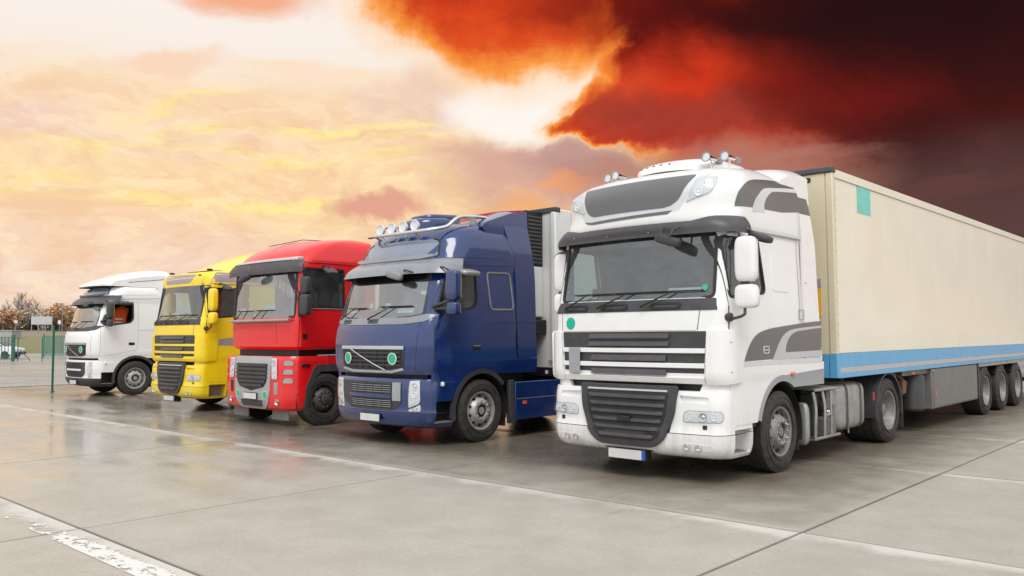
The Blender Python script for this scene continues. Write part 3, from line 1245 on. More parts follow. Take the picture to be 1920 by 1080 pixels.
# ------------------------------------------------------------------ ground
def concrete(name, hue=0.0):
    m, t, p, o = mat(name)
    geo = t.node('ShaderNodeNewGeometry')
    P = geo.outputs['Position']
    X, Y, Z = t.xyz(P)
    oi = t.node('ShaderNodeObjectInfo')
    rnd = oi.outputs['Random']
    L = obco(t)
    lx, ly, lz = t.xyz(L)
    big = t.noise(P, 0.35, 5, 0.6)
    mid = t.noise(P, 1.7, 6, 0.62)
    fine = t.noise(P, 22, 5, 0.7)
    grit = t.noise(P, 120, 3, 0.7)
    base = t.mix(t.step(mid, .3, .7), (0.465, 0.436, 0.378, 1), (0.395, 0.362, 0.305, 1))
    base = t.mix(t.step(fine, .35, .7, 0, .35), base, (0.30, 0.28, 0.25, 1))
    base = t.mix(t.step(grit, .62, .75, 0, .5), base, (0.20, 0.18, 0.16, 1))
    base = t.mix(t.step(t.noise(P, 60, 2, .5), .66, .72, 0, .7), base, (0.12, 0.10, 0.09, 1))
    # each slab was cast a little lighter or darker
    base = t.mix(t.math('MULTIPLY', rnd, .22), base, (0.30, 0.29, 0.27, 1))
    # wet, rain-darkened concrete where the lorries stand, drier strips along the joints
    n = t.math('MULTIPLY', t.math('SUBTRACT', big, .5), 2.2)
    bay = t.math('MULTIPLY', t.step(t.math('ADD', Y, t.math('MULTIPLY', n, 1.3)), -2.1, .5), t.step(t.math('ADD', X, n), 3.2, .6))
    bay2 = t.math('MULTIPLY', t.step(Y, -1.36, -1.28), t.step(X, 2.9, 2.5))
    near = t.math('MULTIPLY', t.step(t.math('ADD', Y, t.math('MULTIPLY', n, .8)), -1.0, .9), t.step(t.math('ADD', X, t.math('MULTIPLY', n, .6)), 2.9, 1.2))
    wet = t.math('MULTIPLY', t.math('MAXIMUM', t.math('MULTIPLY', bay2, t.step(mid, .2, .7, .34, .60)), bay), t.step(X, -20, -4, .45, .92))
    streaks = t.noise(t.vmath('MULTIPLY', P, (0.35, 1.6, 1)), 1.1, 5, .6)
    wet2 = t.math('MULTIPLY', t.step(streaks, .42, .62), t.step(X, 1.0, -7.0))
    film = t.math('MAXIMUM', wet, t.math('MULTIPLY', wet2, .75))
    edge = t.math('MINIMUM', t.math('SUBTRACT', 2.44, t.math('ABSOLUTE', lx)), 9.0)
    ed2 = t.math('ADD', ly, 2.05)
    ed3 = t.math('SUBTRACT', 2.05, ly)
    dry = t.step(t.math('ADD', ed3, t.math('MULTIPLY', t.math('SUBTRACT', mid, .5), .8)), .32, .02)
    film = t.math('MULTIPLY', film, t.math('SUBTRACT', 1, t.math('MULTIPLY', dry, .9)))
    base = t.mix(t.math('MULTIPLY', dry, .75), base, (0.62, 0.60, 0.56, 1))
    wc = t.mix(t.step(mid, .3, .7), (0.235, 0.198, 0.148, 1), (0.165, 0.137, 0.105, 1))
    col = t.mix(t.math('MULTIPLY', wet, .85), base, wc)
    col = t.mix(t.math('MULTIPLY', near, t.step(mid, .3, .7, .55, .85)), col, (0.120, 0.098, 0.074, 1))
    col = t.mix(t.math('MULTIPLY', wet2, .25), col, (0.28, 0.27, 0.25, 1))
    # dirt packed along the open joints
    e_ = t.math('MINIMUM', t.math('SUBTRACT', 2.43, t.math('ABSOLUTE', lx)), t.math('SUBTRACT', 2.03, t.math('ABSOLUTE', ly)))
    e_ = t.math('ADD', e_, t.math('MULTIPLY', t.math('SUBTRACT', fine, .5), .02))
    col = t.mix(t.step(e_, .016, .003, 0, .5), col, (0.085, 0.075, 0.065, 1))
    # oil spots and tyre scuffs
    spot = t.step(t.noise(P, 1.1, 3, .5), .70, .78)
    col = t.mix(t.math('MULTIPLY', spot, .22), col, (0.12, 0.11, 0.10, 1))
    scuff = t.noise(t.vmath('MULTIPLY', P, (1.0, .12, 1)), 2.6, 5, .7)
    col = t.mix(t.math('MULTIPLY', t.step(scuff, .60, .72), t.math('MULTIPLY', t.step(big, .45, .6), .30)), col, (0.13, 0.12, 0.11, 1))
    scuff2 = t.noise(t.vmath('MULTIPLY', P, (.10, 1.2, 1)), 3.1, 5, .7)
    col = t.mix(t.math('MULTIPLY', t.step(scuff2, .60, .72), .18), col, (0.14, 0.13, 0.12, 1))
    drip = t.step(t.noise(P, 7.0, 2, .4), .765, .80)
    col = t.mix(t.math('MULTIPLY', drip, .55), col, (0.07, 0.06, 0.055, 1))
    rough = t.math('SUBTRACT', t.step(fine, .3, .7, .52, .66), t.math('MULTIPLY', film, .30))
    pud = t.math('MULTIPLY', t.step(t.noise(t.vmath('MULTIPLY', P, (0.4, 1.1, 1)), .8, 4, .55), .34, .60), t.step(X, 0., -6))
    pud = t.math('MULTIPLY', pud, t.step(dry, .5, 0))
    rough = t.mix(t.math('MULTIPLY', pud, .95), rough, 0.12)
    rough = t.mix(t.math('MULTIPLY', wet, t.step(X, 1, -5, 0, .7)), rough, 0.17)
    nd = t.node('ShaderNodeSeparateColor')
    t.put(nd.inputs[0], rough)
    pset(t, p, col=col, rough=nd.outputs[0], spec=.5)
    b = t.node('ShaderNodeBump')
    b.inputs['Distance'].default_value = .004
    t.put(b.inputs['Strength'], t.math('SUBTRACT', .55, t.math('MULTIPLY', t.math('MAXIMUM', pud, t.math('MULTIPLY', film, .7)), .5)))
    t.put(b.inputs['Height'], t.math('ADD', fine, t.math('MULTIPLY', grit, .5)))
    t.l.new(b.outputs[0], p.inputs['Normal'])
    return m


slab_concrete = concrete('slab_concrete')


def ground():
    m, t, p, o = mat('yard_surface')
    geo = t.node('ShaderNodeNewGeometry')
    P = geo.outputs['Position']
    n = t.noise(P, .12, 6, .62)
    n2 = t.noise(P, 2.2, 5, .6)
    c = t.mix(t.step(n, .35, .65), (0.36, 0.35, 0.33, 1), (0.27, 0.26, 0.25, 1))
    c = t.mix(t.step(n2, .4, .7, 0, .4), c, (0.2, .19, .18, 1))
    s_ = t.noise(t.vmath('MULTIPLY', P, (0.5, .15, 1)), .5, 4, .5)
    nd = t.step(s_, .4, .6, .22, .5)
    pset(t, p, col=c, rough=nd)
    bm = bmesh.new()
    NX = 24
    xs = [-1500, -700, -400, -250, -160, -110, -80, -55, -35, -20, 0, 12, 30, 60, 120, 300, 900]
    ys = [-900, -300, -120, -50, -20, -12, 0, 22, 40, 80, 160, 400, 1500]
    V = [[bm.verts.new((x, y, -0.012)) for y in ys] for x in xs]
    for i in range(len(xs) - 1):
        for j in range(len(ys) - 1):
            bm.faces.new((V[i][j], V[i + 1][j], V[i + 1][j + 1], V[i][j + 1]))
    g = tag(obj('ground', bm, m), kind='structure')
    # cast concrete slabs 4.88 x 4.08 m with open joints
    GX, GY = 4.88, 4.08
    bm = bmesh.new()
    w, h = GX / 2 - .007, GY / 2 - .007
    box(bm, -w, w, -h, h, -.12, 0.0)
    first = obj('concrete_slab', bm, slab_concrete, g, bev=.006)
    me = first.data
    base_mod = True
    k = 0
    for i in range(-6, 3):
        for j in range(-3, 5):
            cx = 2.73 + GX * (i + .5)
            cy = -1.43 + GY * (j + .5)
            if k == 0:
                o = first
            else:
                o = first.copy()
                COL.objects.link(o)
                o.parent = g
            o.location = (cx, cy, random.uniform(-.0015, .0015))
            k += 1
    # dark joint filler
    m2 = plain('joint_filler', (0.035, .03, .027, 1), .8, var=.3)
    bm = bmesh.new()
    box(bm, 2.73 - GX * 6 - .5, 2.73 + GX * 3, -1.43 - GY * 3, -1.43 + GY * 5, -.11, -.009)
    jf = obj('joint_filler', bm, m2, g)
    # worn white line
    m3, t, p, o_ = mat('worn_line_paint')
    geo = t.node('ShaderNodeNewGeometry')
    P = geo.outputs['Position']
    X, Y, Z = t.xyz(P)
    n = t.noise(t.vmath('MULTIPLY', P, (1, 2.2, 1)), 3.0, 7, .72)
    n2 = t.noise(P, 17, 5, .7)
    th = t.step(X, -4.6, -.9, .62, .455)
    a = t.math('GREATER_THAN', t.math('ADD', t.math('MULTIPLY', n, .75), t.math('MULTIPLY', n2, .25)), th)
    edge = t.step(Y, -5.68, -5.56, 0, .12)
    a = t.math('GREATER_THAN', t.math('ADD', t.math('MULTIPLY', n, .72), t.math('MULTIPLY', n2, .28)), t.math('ADD', th, edge))
    pset(t, p, col=t.mix(n2, (0.62, .62, .58, 1), (.74, .74, .70, 1)), rough=.6)
    tr = t.node('ShaderNodeBsdfTransparent')
    mx = t.node('ShaderNodeMixShader')
    t.put(mx.inputs[0], a)
    t.l.new(tr.outputs[0], mx.inputs[1])
    t.l.new(p.outputs[0], mx.inputs[2])
    t.l.new(mx.outputs[0], o_.inputs[0])
    bm = bmesh.new()
    vs = [bm.verts.new(v) for v in ((-9, -5.83, .004), (6, -5.83, .004), (6, -5.55, .004), (-9, -5.55, .004))]
    bm.faces.new(vs)
    tag(obj('line_marking', bm, m3), kind='structure')


ground()

def skin(sh):
    """three ways of addressing a shell: front (x, z), side (y, z), wrap (arc, z)"""
    return sh.front, sh.side, sh.wrap


def lamp_unit(parent, outline, surf, spots, m_back=None, name='headlight', off=0.004, lens_off=0.03, orient=1, surround=black_plastic):
    """dark bezel, silver bowl, round projectors and a clear domed cover"""
    o = patch(name, outline, surf, surround, parent, off=off, th=0.012, res=0.08, orient=orient)
    inner = scale_outline(outline, 0.008)
    patch('reflector', inner, surf, m_back or reflector, o, off=off + 0.003, th=0.004, res=0.05, orient=orient)
    for (u, v, r, m) in spots:
        p = surf(u, v)
        n = nrm(surf, u, v) * orient
        q = n.to_track_quat('Z', 'Y').to_matrix()
        bm = bmesh.new()
        lathe(bm, [(off + 0.002, r), (off + 0.014, r), (off + 0.013, r * 0.86), (off + 0.006, r * 0.5), (off + 0.016, r * 0.22), (off + 0.018, 0)], 'Z', 18, p, rot=q)
        obj('bulb', bm, m, o, ang=40)
    patch('lens', outline, surf, lens_glass, o, off=off + 0.016, th=0.003, res=0.04, dome=lens_off * 0.5, ang=60, orient=orient)
    return o


def bolts(name, parent, surf, pts, r, m, off=0.0, orient=1):
    bm = bmesh.new()
    for (u, v) in pts:
        p = surf(u, v)
        n = nrm(surf, u, v) * orient
        q = n.to_track_quat('Z', 'Y').to_matrix()
        lathe(bm, [(off, r), (off + 0.004, r), (off + 0.006, r * .6), (off + 0.006, 0)], 'Z', 8, p, rot=q)
    o = obj(name, bm, m, parent, ang=50)
    o['kind'] = 'stuff'
    return o


def arc(cy, cz, r, a0, a1, n=14):
    return [(cy + r * math.cos(R(a0 + (a1 - a0) * i / n)), cz + r * math.sin(R(a0 + (a1 - a0) * i / n))) for i in range(n + 1)]


def visor(parent, sh, m, smax, ztop, zbot, out_t, out_b, dip=0.0, dipw=0.6, end_rise=0.0, cover=0.02):
    """sun visor: a curved blade that wraps round the header"""
    bm = bmesh.new()
    NS, NV = 44, 6
    g = []
    for i in range(NS + 1):
        s = -smax + 2 * smax * i / NS
        k = abs(s) / smax
        d = dip * (1 - min(1, max(0, (k - dipw) / 0.16)))
        zt = ztop - d
        zb = zbot + end_rise * max(0, (k - 0.75) / 0.25) ** 2
        row = []
        for j in range(NV + 1):
            v = j / NV
            z = zb + (zt - zb) * v
            o_ = out_b + (out_t - out_b) * v ** 1.3 + 0.015 * math.sin(PI * v)
            p = sh.wrap(s, z)
            n = nrm(sh.wrap, s, z)
            n = Vector((n.x, n.y, 0)).normalized()
            row.append((p + n * o_, p + n * (o_ - 0.012)))
        g.append(row)
    V = [[(bm.verts.new(a), bm.verts.new(b)) for a, b in row] for row in g]
    for i in range(NS):
        for j in range(NV):
            a, b, c, d = V[i][j], V[i + 1][j], V[i + 1][j + 1], V[i][j + 1]
            bm.faces.new((a[0], b[0], c[0], d[0]))
            bm.faces.new((a[1], d[1], c[1], b[1]))
    for i in range(NS):
        for j in (0, NV):
            bm.faces.new((V[i][j][0], V[i][j][1], V[i + 1][j][1], V[i + 1][j][0]))
    for j in range(NV):
        for i in (0, NS):
            bm.faces.new((V[i][j][0], V[i][j + 1][0], V[i][j + 1][1], V[i][j][1]))
    return obj('sun_visor', bm, m, parent, ang=50)


def daf_cab(parent, P, main, high, roof_rows, hero):
    """square flat-nosed sleeper cab; high: tall bulging roof, else a flat-roofed one with a spoiler"""
    sh = Shell(roof_rows)
    FR, SD, WR = skin(sh)
    ztop = roof_rows[-1][0]
    body = sh.body('cab_body', 1.14, ztop, [main, interior_dark], parent, cav=(1.24, 2.94), extra=(2.9, 2.97, 2.14, 2.0))
    ws = rpoly([(-1.10, 2.13), (1.10, 2.13), (1.085, 2.90), (-1.085, 2.90)], 0.07)
    win = rpoly([(-1.29, 2.125), (-.40, 2.20), (-.53, 2.84), (-1.275, 2.84)], [0.05, .1, .05, .06])
    cs = [cutter(ws, 'Y', -3, -0.9, parent), cutter(win, 'X', 0.9, 1.6, parent), cutter(win, 'X', -1.6, -0.9, parent)]
    boolean_cut(body, cs)
    # doors, proud of the body side
    door = rpoly([(-1.325, 1.335), (-.335, 1.335), (-.335, 2.905), (-1.30, 2.905)], [.02, .03, .05, .03])
    for sd_, orr in ((SD, 1), (sh.side_r, -1)):
        d = patch('door', door, sd_, main, parent, off=0.006, th=0.012, res=(.06, .12), orient=orr)
        boolean_cut(d, cs)
        seam('door_seal', door + [door[0]], sd_, d, w=0.014, orient=orr, off=0.002, th=.004)
        wo, wi = scale_outline(win, -0.012), scale_outline(win, 0.022)
        ring('window_frame', wo, wi, sd_, black_plastic, d, off=0.010, th=0.03, orient=orr)
        patch('window', scale_outline(win, 0.012), sd_, side_glass, d, off=-0.012, th=0.005, res=.2, orient=orr)
        # handle in a recess
        h = patch('handle', rrect(-.52, 1.475, -.37, 1.56, .03), sd_, black_plastic, d, off=0.008, th=.01, orient=orr)
        ring('handle_rim', rrect(-.525, 1.47, -.365, 1.565, .03), rrect(-.50, 1.485, -.385, 1.55, .02), sd_, light_grey_decal if hero else main, h, off=.016, th=.012, orient=orr)
        patch('handle_bar', rrect(-.50, 1.508, -.39, 1.524, .006), sd_, light_grey_decal if hero else main, h, off=.018, th=.008, orient=orr)
    drop(cs)
    # windscreen and its rubber
    patch('windscreen', scale_outline(ws, -.004), FR, windscreen_glass, parent, off=-0.006, th=0.006, res=.12, ang=60)
    ring('windscreen_seal', scale_outline(ws, -.018), scale_outline(ws, 0.02), FR, black_plastic, parent, off=0.004, th=0.02)
    # scuttle under the windscreen with wiper recesses
    sc = patch('scuttle', rpoly([(-1.17, 1.985), (1.17, 1.985), (1.135, 2.12), (-1.135, 2.12)], .015), WR, dark_plastic, parent, off=0.012, th=0.02, res=.08, bev=.004)
    for cx in (-.82, -.20, .52):
        ring('air_slot', rpoly([(cx - .20, 2.005), (cx + .20, 2.005), (cx + .20, 2.075), (cx - .20, 2.075)], .03), rpoly([(cx - .15, 2.022), (cx + .15, 2.022), (cx + .15, 2.055), (cx - .15, 2.055)], .016), WR, black_plastic, sc, off=0.022, th=.012)
    for x0, x1 in ((-.95, -.62), (-.42, .02), (.22, .62)):
        wiper(parent, FR, x0, 2.02, x1, 2.21, .62)
    # upper front panel
    for s_ in (1, -1):
        seam('pillar_seam', [(s_ * 1.30, 1.77), (s_ * 1.30, 2.10), (s_ * 1.24, 2.87)], WR, parent, w=.008)
    seam('panel_seam', [(-1.055, 1.76), (-1.06, 1.98)], FR, parent, w=.008)
    seam('panel_seam', [(.93, 1.76), (.96, 1.98)], FR, parent, w=.008)
    up_ = patch('front_panel', rpoly([(-1.045, 1.755), (.925, 1.755), (.945, 1.975), (-1.05, 1.975)], .02), FR, main, parent, off=.008, th=.014, res=.1, bev=.003)
    if hero:
        patch('round_sticker', circ(-.90, 1.855, .078, .078), FR, green_sticker, parent, off=.011, th=.002)
        patch('round_sticker', circ(.985, 2.245, .036, .038), FR, green_sticker_b, parent, off=.003, th=.002)
    # upper grille: dark louvres between body-coloured bars
    gp = patch('upper_grille', rpoly([(-1.0, 1.15), (1.0, 1.15), (1.035, 1.745), (-1.04, 1.745)], .01), FR, dark_plastic, parent, off=0.002, th=0.02, res=.12)
    for z0, z1 in ((1.492, 1.548), (1.322, 1.378), (1.15, 1.222)):
        k = 1.0 + (z1 - 1.15) * 0.06
        patch('grille_bar', rpoly([(-k, z0), (k, z0), (k + .003, z1), (-k - .003, z1)], .008), FR, main, gp, off=0.026, th=.03, res=.14, bev=.005)
    for z0, z1, hw in ((1.665, 1.71, .58), (1.575, 1.62, .58), (1.40, 1.455, .54), (1.238, 1.29, .54)):
        bm = bmesh.new()
        L = []
        for i in range(17):
            x = -hw + 2 * hw * i / 16
            y = sh.F(x, z0)
            L.append([bm.verts.new((x, y - o_, z)) for o_, z in ((.010, z1 + .012), (.020, z1), (.036, z0), (.004, z0 - .004))])
        for A, B in zip(L[:-1], L[1:]):
            for j in range(4):
                bm.faces.new((A[j], A[(j + 1) % 4], B[(j + 1) % 4], B[j]))
        bm.faces.new(L[0]); bm.faces.new(L[-1][::-1])
        obj('louvre', bm, visor_plastic, gp)
    if hero:
        patch('blank_board', rpoly([(-.90, 1.235), (-.715, 1.235), (-.715, 1.545), (-.905, 1.545)], .004), FR, mid_grey, gp, off=.040, th=.006, bev=.001)
    # air deflectors on the corners
    for s in (1, -1):
        ol = rpoly([(1.03, 1.145), (1.55, 1.16), (1.60, 1.62), (1.56, 1.755), (1.05, 1.755)], [.02, .08, .06, .05, .03])
        if s < 0:
            ol = mirror_out(ol)
        d = patch('corner_deflector', ol, WR, main, parent, off=0.030, th=0.03, res=.05, bev=.008, fold=lambda u, w: 0.012 * math.sin(min(1, max(0, (abs(u) - 1.03) / .5)) * PI))
        if s < 0:
            for zz in (1.28, 1.40, 1.52, 1.64):
                p = WR(-1.42, zz); n = nrm(WR, -1.42, zz)
                ntube('deflector_rib', [p + n * .03, p + n * .07], .012, interior_light, d, 6)
            ring('deflector_lip', rpoly([(-1.56, 1.145), (-1.30, 1.13), (-1.30, 1.77), (-1.56, 1.77)], .08), rpoly([(-1.52, 1.185), (-1.31, 1.17), (-1.31, 1.73), (-1.52, 1.73)], .07), WR, main, d, off=.085, th=.055)
    bolts('screw_heads', parent, WR, [(1.30, 1.62), (1.30, 1.28)], .009, steel, off=.043)
    # dark gap and white necks
    nbox('gap_liner', (-1.05, 1.05, -1.38, -.9, 1.0, 1.18), black_plastic, parent)
    low = Shell([(0.30, -1.46, .09, 1.19, .20, -.76), (.34, -1.53, .09, 1.22, .20, -.76), (.44, -1.575, .09, 1.245, .19, -.76), (.57, -1.585, .09, 1.25, .17, -.76),
                 (.60, -1.565, .09, 1.245, .16, -.76), (.75, -1.56, .09, 1.245, .16, -.76), (.92, -1.56, .09, 1.245, .16, -.76), (1.06, -1.54, .09, 1.24, .17, -.76)])
    LF, LS, LW = skin(low)
    cavc = nbox('cutter', (-1.0, 1.0, -1.35, -.2, -.1, 1.3), black_plastic, parent)
    steps = [nbox('cutter', (s * 1.20 - .17, s * 1.20 + .17, -1.24, -.83, .345, .62), black_plastic, parent) for s in (1, -1)]
    archc = []
    for s in (1, -1):
        archc.append(cutter(rpoly(arc(0, .5, .655, 0, 360, 40)[:-1], 0), 'X', min(s * .7, s * 1.5), max(s * .7, s * 1.5), parent))
    bump = low.body('bumper', .30, .572, main, parent, step=.03)
    plc = nbox('cutter', (-.36, .36, -1.9, -1.38, .1, .355), black_plastic, parent)
    boolean_cut(bump, [cavc] + steps + archc + [plc])
    fair = low.body('lower_fairing', .580, 1.06, main, parent, step=.05)
    lgc = cutter(rpoly([(-.66, 1.3), (.66, 1.3), (.60, .66), (.54, .2), (-.54, .2), (-.60, .66)], 0), 'Y', -1.9, -1.4, parent)
    scoop = [cutter(rpoly([(s * .72, .935), (s * 1.07, .925), (s * 1.06, .995), (s * .70, 1.01)], .02), 'Y', -1.9, -1.475, parent) for s in (1, -1)]
    boolean_cut(fair, [cavc, lgc] + steps + archc + scoop)
    drop([cavc, plc, lgc] + steps + archc + scoop)
    for s in (1, -1):
        sf = LS if s > 0 else low.side_r
        nbox('step_back', (s * 1.02 - .012, s * 1.02 + .012, -1.25, -.80, .34, .66), white_paint if hero else mauve_decal, parent)
        tread('step', parent, steel, (min(s * 1.03, s * 1.19), max(s * 1.03, s * 1.19), -1.22, -.85, .348, .356), 8)
        neck = [(.92, 1.03), (1.44, 1.03), (1.44, 1.17), (.98, 1.17), (.95, 1.10)]
        if s < 0: neck = mirror_out(neck)
        patch('neck_panel', rpoly(neck, .02), WR, main, parent, off=-.004, th=.05, res=.06)
    seam('bumper_seam', [(s_ / 10, .576) for s_ in range(-17, 18)], LW, parent, w=.010, off=.0, th=.01)
    # lower grille tongue
    og = rpoly([(-.70, 1.115), (.70, 1.115), (.655, .80), (.55, .52), (.41, .40), (-.41, .40), (-.55, .52), (-.655, .80)], [.04, .04, .05, .08, .1, .1, .08, .05])
    lg = patch('lower_grille', og, LF, dark_plastic, parent, off=.040, th=.05, res=.1, bev=.012)
    ig = rpoly([(-.59, 1.03), (.59, 1.03), (.55, .78), (.46, .54), (.38, .47), (-.38, .47), (-.46, .54), (-.55, .78)], .04)
    patch('grille_mesh', ig, LF, black_plastic, lg, off=.043, th=.006, res=.12)
    k = 6
    for i in range(k):
        zc = .965 - i * .092
        t_ = max(0.0, (.78 - zc) / .32)
        hw = .555 - .02 * i - .09 * t_ ** 2
        bm = bmesh.new()
        L = []
        for q in range(21):
            x = -hw + 2 * hw * q / 20
            e = abs(x) / hw
            sh_ = .030 * max(0, (e - .9) / .1)
            y = low.F(x, zc) - .040
            L.append([bm.verts.new((x, y - max(0.003, o_ - sh_), z)) for o_, z in ((.004, zc + .036), (.020, zc + .026), (.034, zc), (.034, zc - .008), (.006, zc - .026))])
        for A, B in zip(L[:-1], L[1:]):
            for j in range(5):
                bm.faces.new((A[j], A[(j + 1) % 5], B[(j + 1) % 5], B[j]))
        bm.faces.new(L[0]); bm.faces.new(L[-1][::-1])
        obj('grille_slat', bm, dark_plastic, lg)
        if i < 5:
            nbox('grille_recess', (-hw + .01, hw - .01, low.F(0, zc - .04) - .046 + .02, low.F(0, zc - .04) - .02, zc - .060, zc - .030), black_plastic, lg)
    patch('grille_trim', rrect(-.57, 1.035, .57, 1.058, .005), LF, light_grey_decal, lg, off=.048, th=.01)
    if hero:
        nbox('tow_cover', (-.09, .09, low.F(0, .72) - .085, low.F(0, .72) - .04, .675, .745), black_plastic, lg, bev=.01)
    # lamps
    for s in (1, -1):
        ol = rpoly([(.76, .705), (1.21, .715), (1.24, .79), (1.21, .845), (.80, .845), (.755, .79)], .035)
        sp = [(.86, .775, .038, reflector), (1.00, .775, .048, chrome), (1.13, .775, .036, reflector)]
        if s < 0:
            ol = mirror_out(ol); sp = [(-a, b, c, d) for a, b, c, d in sp]
        lamp_unit(parent, ol, LW, sp, surround=mid_grey)
        patch('sensor_block', rrect(s * 1.02 - .025, .638, s * 1.02 + .025, .685, .004), LW, black_plastic, parent, off=.008, th=.014)
        hz = patch('foglight_frame', rpoly([(s * .74, .385), (s * .74, .475), (s * 1.12, .465), (s * 1.12, .395)][::-1 if s > 0 else 1], .04), LW, main, parent, off=.003, th=.008, bev=.002)
        for cx in (.80, .945):
            p = LW(s * cx, .43); n = nrm(LW, s * cx, .43)
            round_lamp(hz, p + n * .012, .037, chrome, 'foglight', nrm_dir=n)
    plate(parent, .0, low.F(0, .35) - .04, .285, tilt=0)
    nbox('plate_bracket', (-.24, .24, -1.50, -1.40, .20, .36), black_plastic, parent, bev=.01)
    # side: white fairing, grey arch lip and skirt
    skirt_m = mid_grey if hero else main
    for s in (1, -1):
        sf = SD if s > 0 else sh.side_r
        orr = s
        wf = [(-1.30, .672)] + arc(0, .5, .70, 165.8, 82, 12) + [(1.27, 1.235), (1.27, 1.335), (-1.30, 1.335)]
        patch('side_fairing', wf, sf, main, parent, off=.010, th=.045, res=.1, orient=orr, bev=.004)
        gy = arc(0, .5, .697, 164, 82, 12) + [(1.265, 1.230), (1.265, 1.035), (.34, 1.035)] + arc(0, .5, .625, 58, 164, 14)
        patch('arch_lip', gy, sf, skirt_m, parent, off=.018, th=.06, res=.1, orient=orr, bev=.006)
        nbox('arch_gap', (s * 1.20 - .035, s * 1.20 + .035, -1.33, -.70, .625, .668), black_plastic, parent)
        # side deflector behind the cab
        dz = 3.42 if high else 2.95
        de = rpoly([(.70, 1.34), (1.26, 1.34), (1.16, 2.2), (1.06, dz), (.70, dz)], [.01, .02, .2, .03, .01])
        patch('side_deflector', de, (lambda u, v, s=s: Vector((s * (1.245 - max(0, v - 2.9) * .09 - max(0, v - 3.2) * .10), u, v))), main, parent, off=.0, th=.03, res=.2, orient=orr, bev=.006)
        lp = patch('sleeper_panel', rpoly([(-.19, 2.23), (.28, 2.23), (.26, 2.86), (-.22, 2.86)], .06), sf, main, parent, off=.006, th=.01, orient=orr, bev=.004)
        seam('body_seam', [(.0 - .335, 1.34), (.66, 1.34)], sf, parent, w=.006, orient=orr)
        seam('body_seam', [(.56, 1.36), (.56, 2.90)], sf, parent, w=.007, orient=orr)
        seam('drip_rail', [(-1.30, 2.935), (.66, 2.935)], sf, parent, w=.018, orient=orr, m=mid_grey, off=.012, th=.02)
        # marker
        a = sf(.30, 1.245)
        rbox('side_marker', (s * 1.272, .27, 1.205), (.014, .045, .024), orange_lens, parent, .6)
    # cab steps light and mirrors on the left side
    for s in (1, -1):
        X = s * 1.25
        mx = X + s * (.20 if s > 0 else .05)
        mc = main
        yb = -1.30 if s > 0 else (-1.16 if hero else -.98)
        o = rbox('mirror', (mx, yb + .02, 2.55), (.125, .075, .255), mc, parent, .42)
        bm = bmesh.new()
        box(bm, mx - .105, mx + .105, yb + .088, yb + .097, 2.33, 2.77)
        obj('mirror_glass', bm, chrome, o)
        o2 = rbox('mirror', (mx + s * .0, yb + .02, 2.13), (.135, .075, .135), mc, parent, .48)
        bm = bmesh.new()
        box(bm, mx - .105, mx + .105, yb + .088, yb + .097, 2.04, 2.22)
        obj('mirror_glass', bm, chrome, o2)
        bm = bmesh.new()
        tube(bm, curve([(X, yb - .04, 2.87), (X + s * .08, yb - .02, 2.87), (mx - s * .07, yb, 2.82), (mx - s * .10, yb + .0, 2.5), (mx - s * .04, yb, 2.28), (mx - s * .02, yb, 2.0), (mx - s * .03, yb - .02, 1.92), (X + s * .03, yb - .03, 1.88)], 4), .017, 8)
        rb = bm
        lathe(bm, [(-.02, .05), (.05, .05), (.06, .03), (.06, 0)], 'X', 12, (X - .02 * s, yb - .03, 1.90))
        box(bm, mx - .06, mx + .03, yb - .01, yb + .03, 2.25, 2.31)
        obj('mirror_arm', bm, dark_plastic, parent, ang=50)
        # kerb mirror over the window
        q = Matrix.Rotation(R(20), 3, 'Y') if s > 0 else Matrix.Rotation(R(-20), 3, 'Y')
        km = rbox('kerb_mirror', (X + s * .20, -.92, 2.82), (.14, .10, .045), dark_plastic, parent, .55, rot=q)
        ntube('mirror_arm', [(X - s * .01, -1.02, 2.93), (X + s * .07, -1.0, 2.93), (X + s * .14, -.95, 2.87)], .02, dark_plastic, km, 8)
    interior(parent, sh, 1.32, -1.50, .6, halfw=1.12, zdash=2.13)
    return sh, low, FR, SD, WR

A_ROWS = [(1.14, -1.50, .09, 1.24, .17, .69), (1.25, -1.535, .09, 1.25, .17, .69), (1.75, -1.53, .09, 1.25, .16, .69), (2.0, -1.52, .09, 1.25, .15, .69),
          (2.14, -1.47, .10, 1.245, .14, .69), (2.90, -1.37, .12, 1.22, .15, .69), (2.97, -1.42, .16, 1.245, .22, .69), (3.05, -1.46, .20, 1.25, .28, .69), (3.20, -1.45, .22, 1.245, .34, .69),
          (3.40, -1.43, .20, 1.235, .33, .69), (3.55, -1.345, .21, 1.20, .34, .69), (3.66, -1.20, .22, 1.14, .36, .69), (3.74, -.96, .24, 1.05, .38, .69), (3.80, -.60, .24, .92, .38, .69), (3.83, -.2, .2, .72, .35, .69), (3.84, .1, .1, .5, .2, .6)]


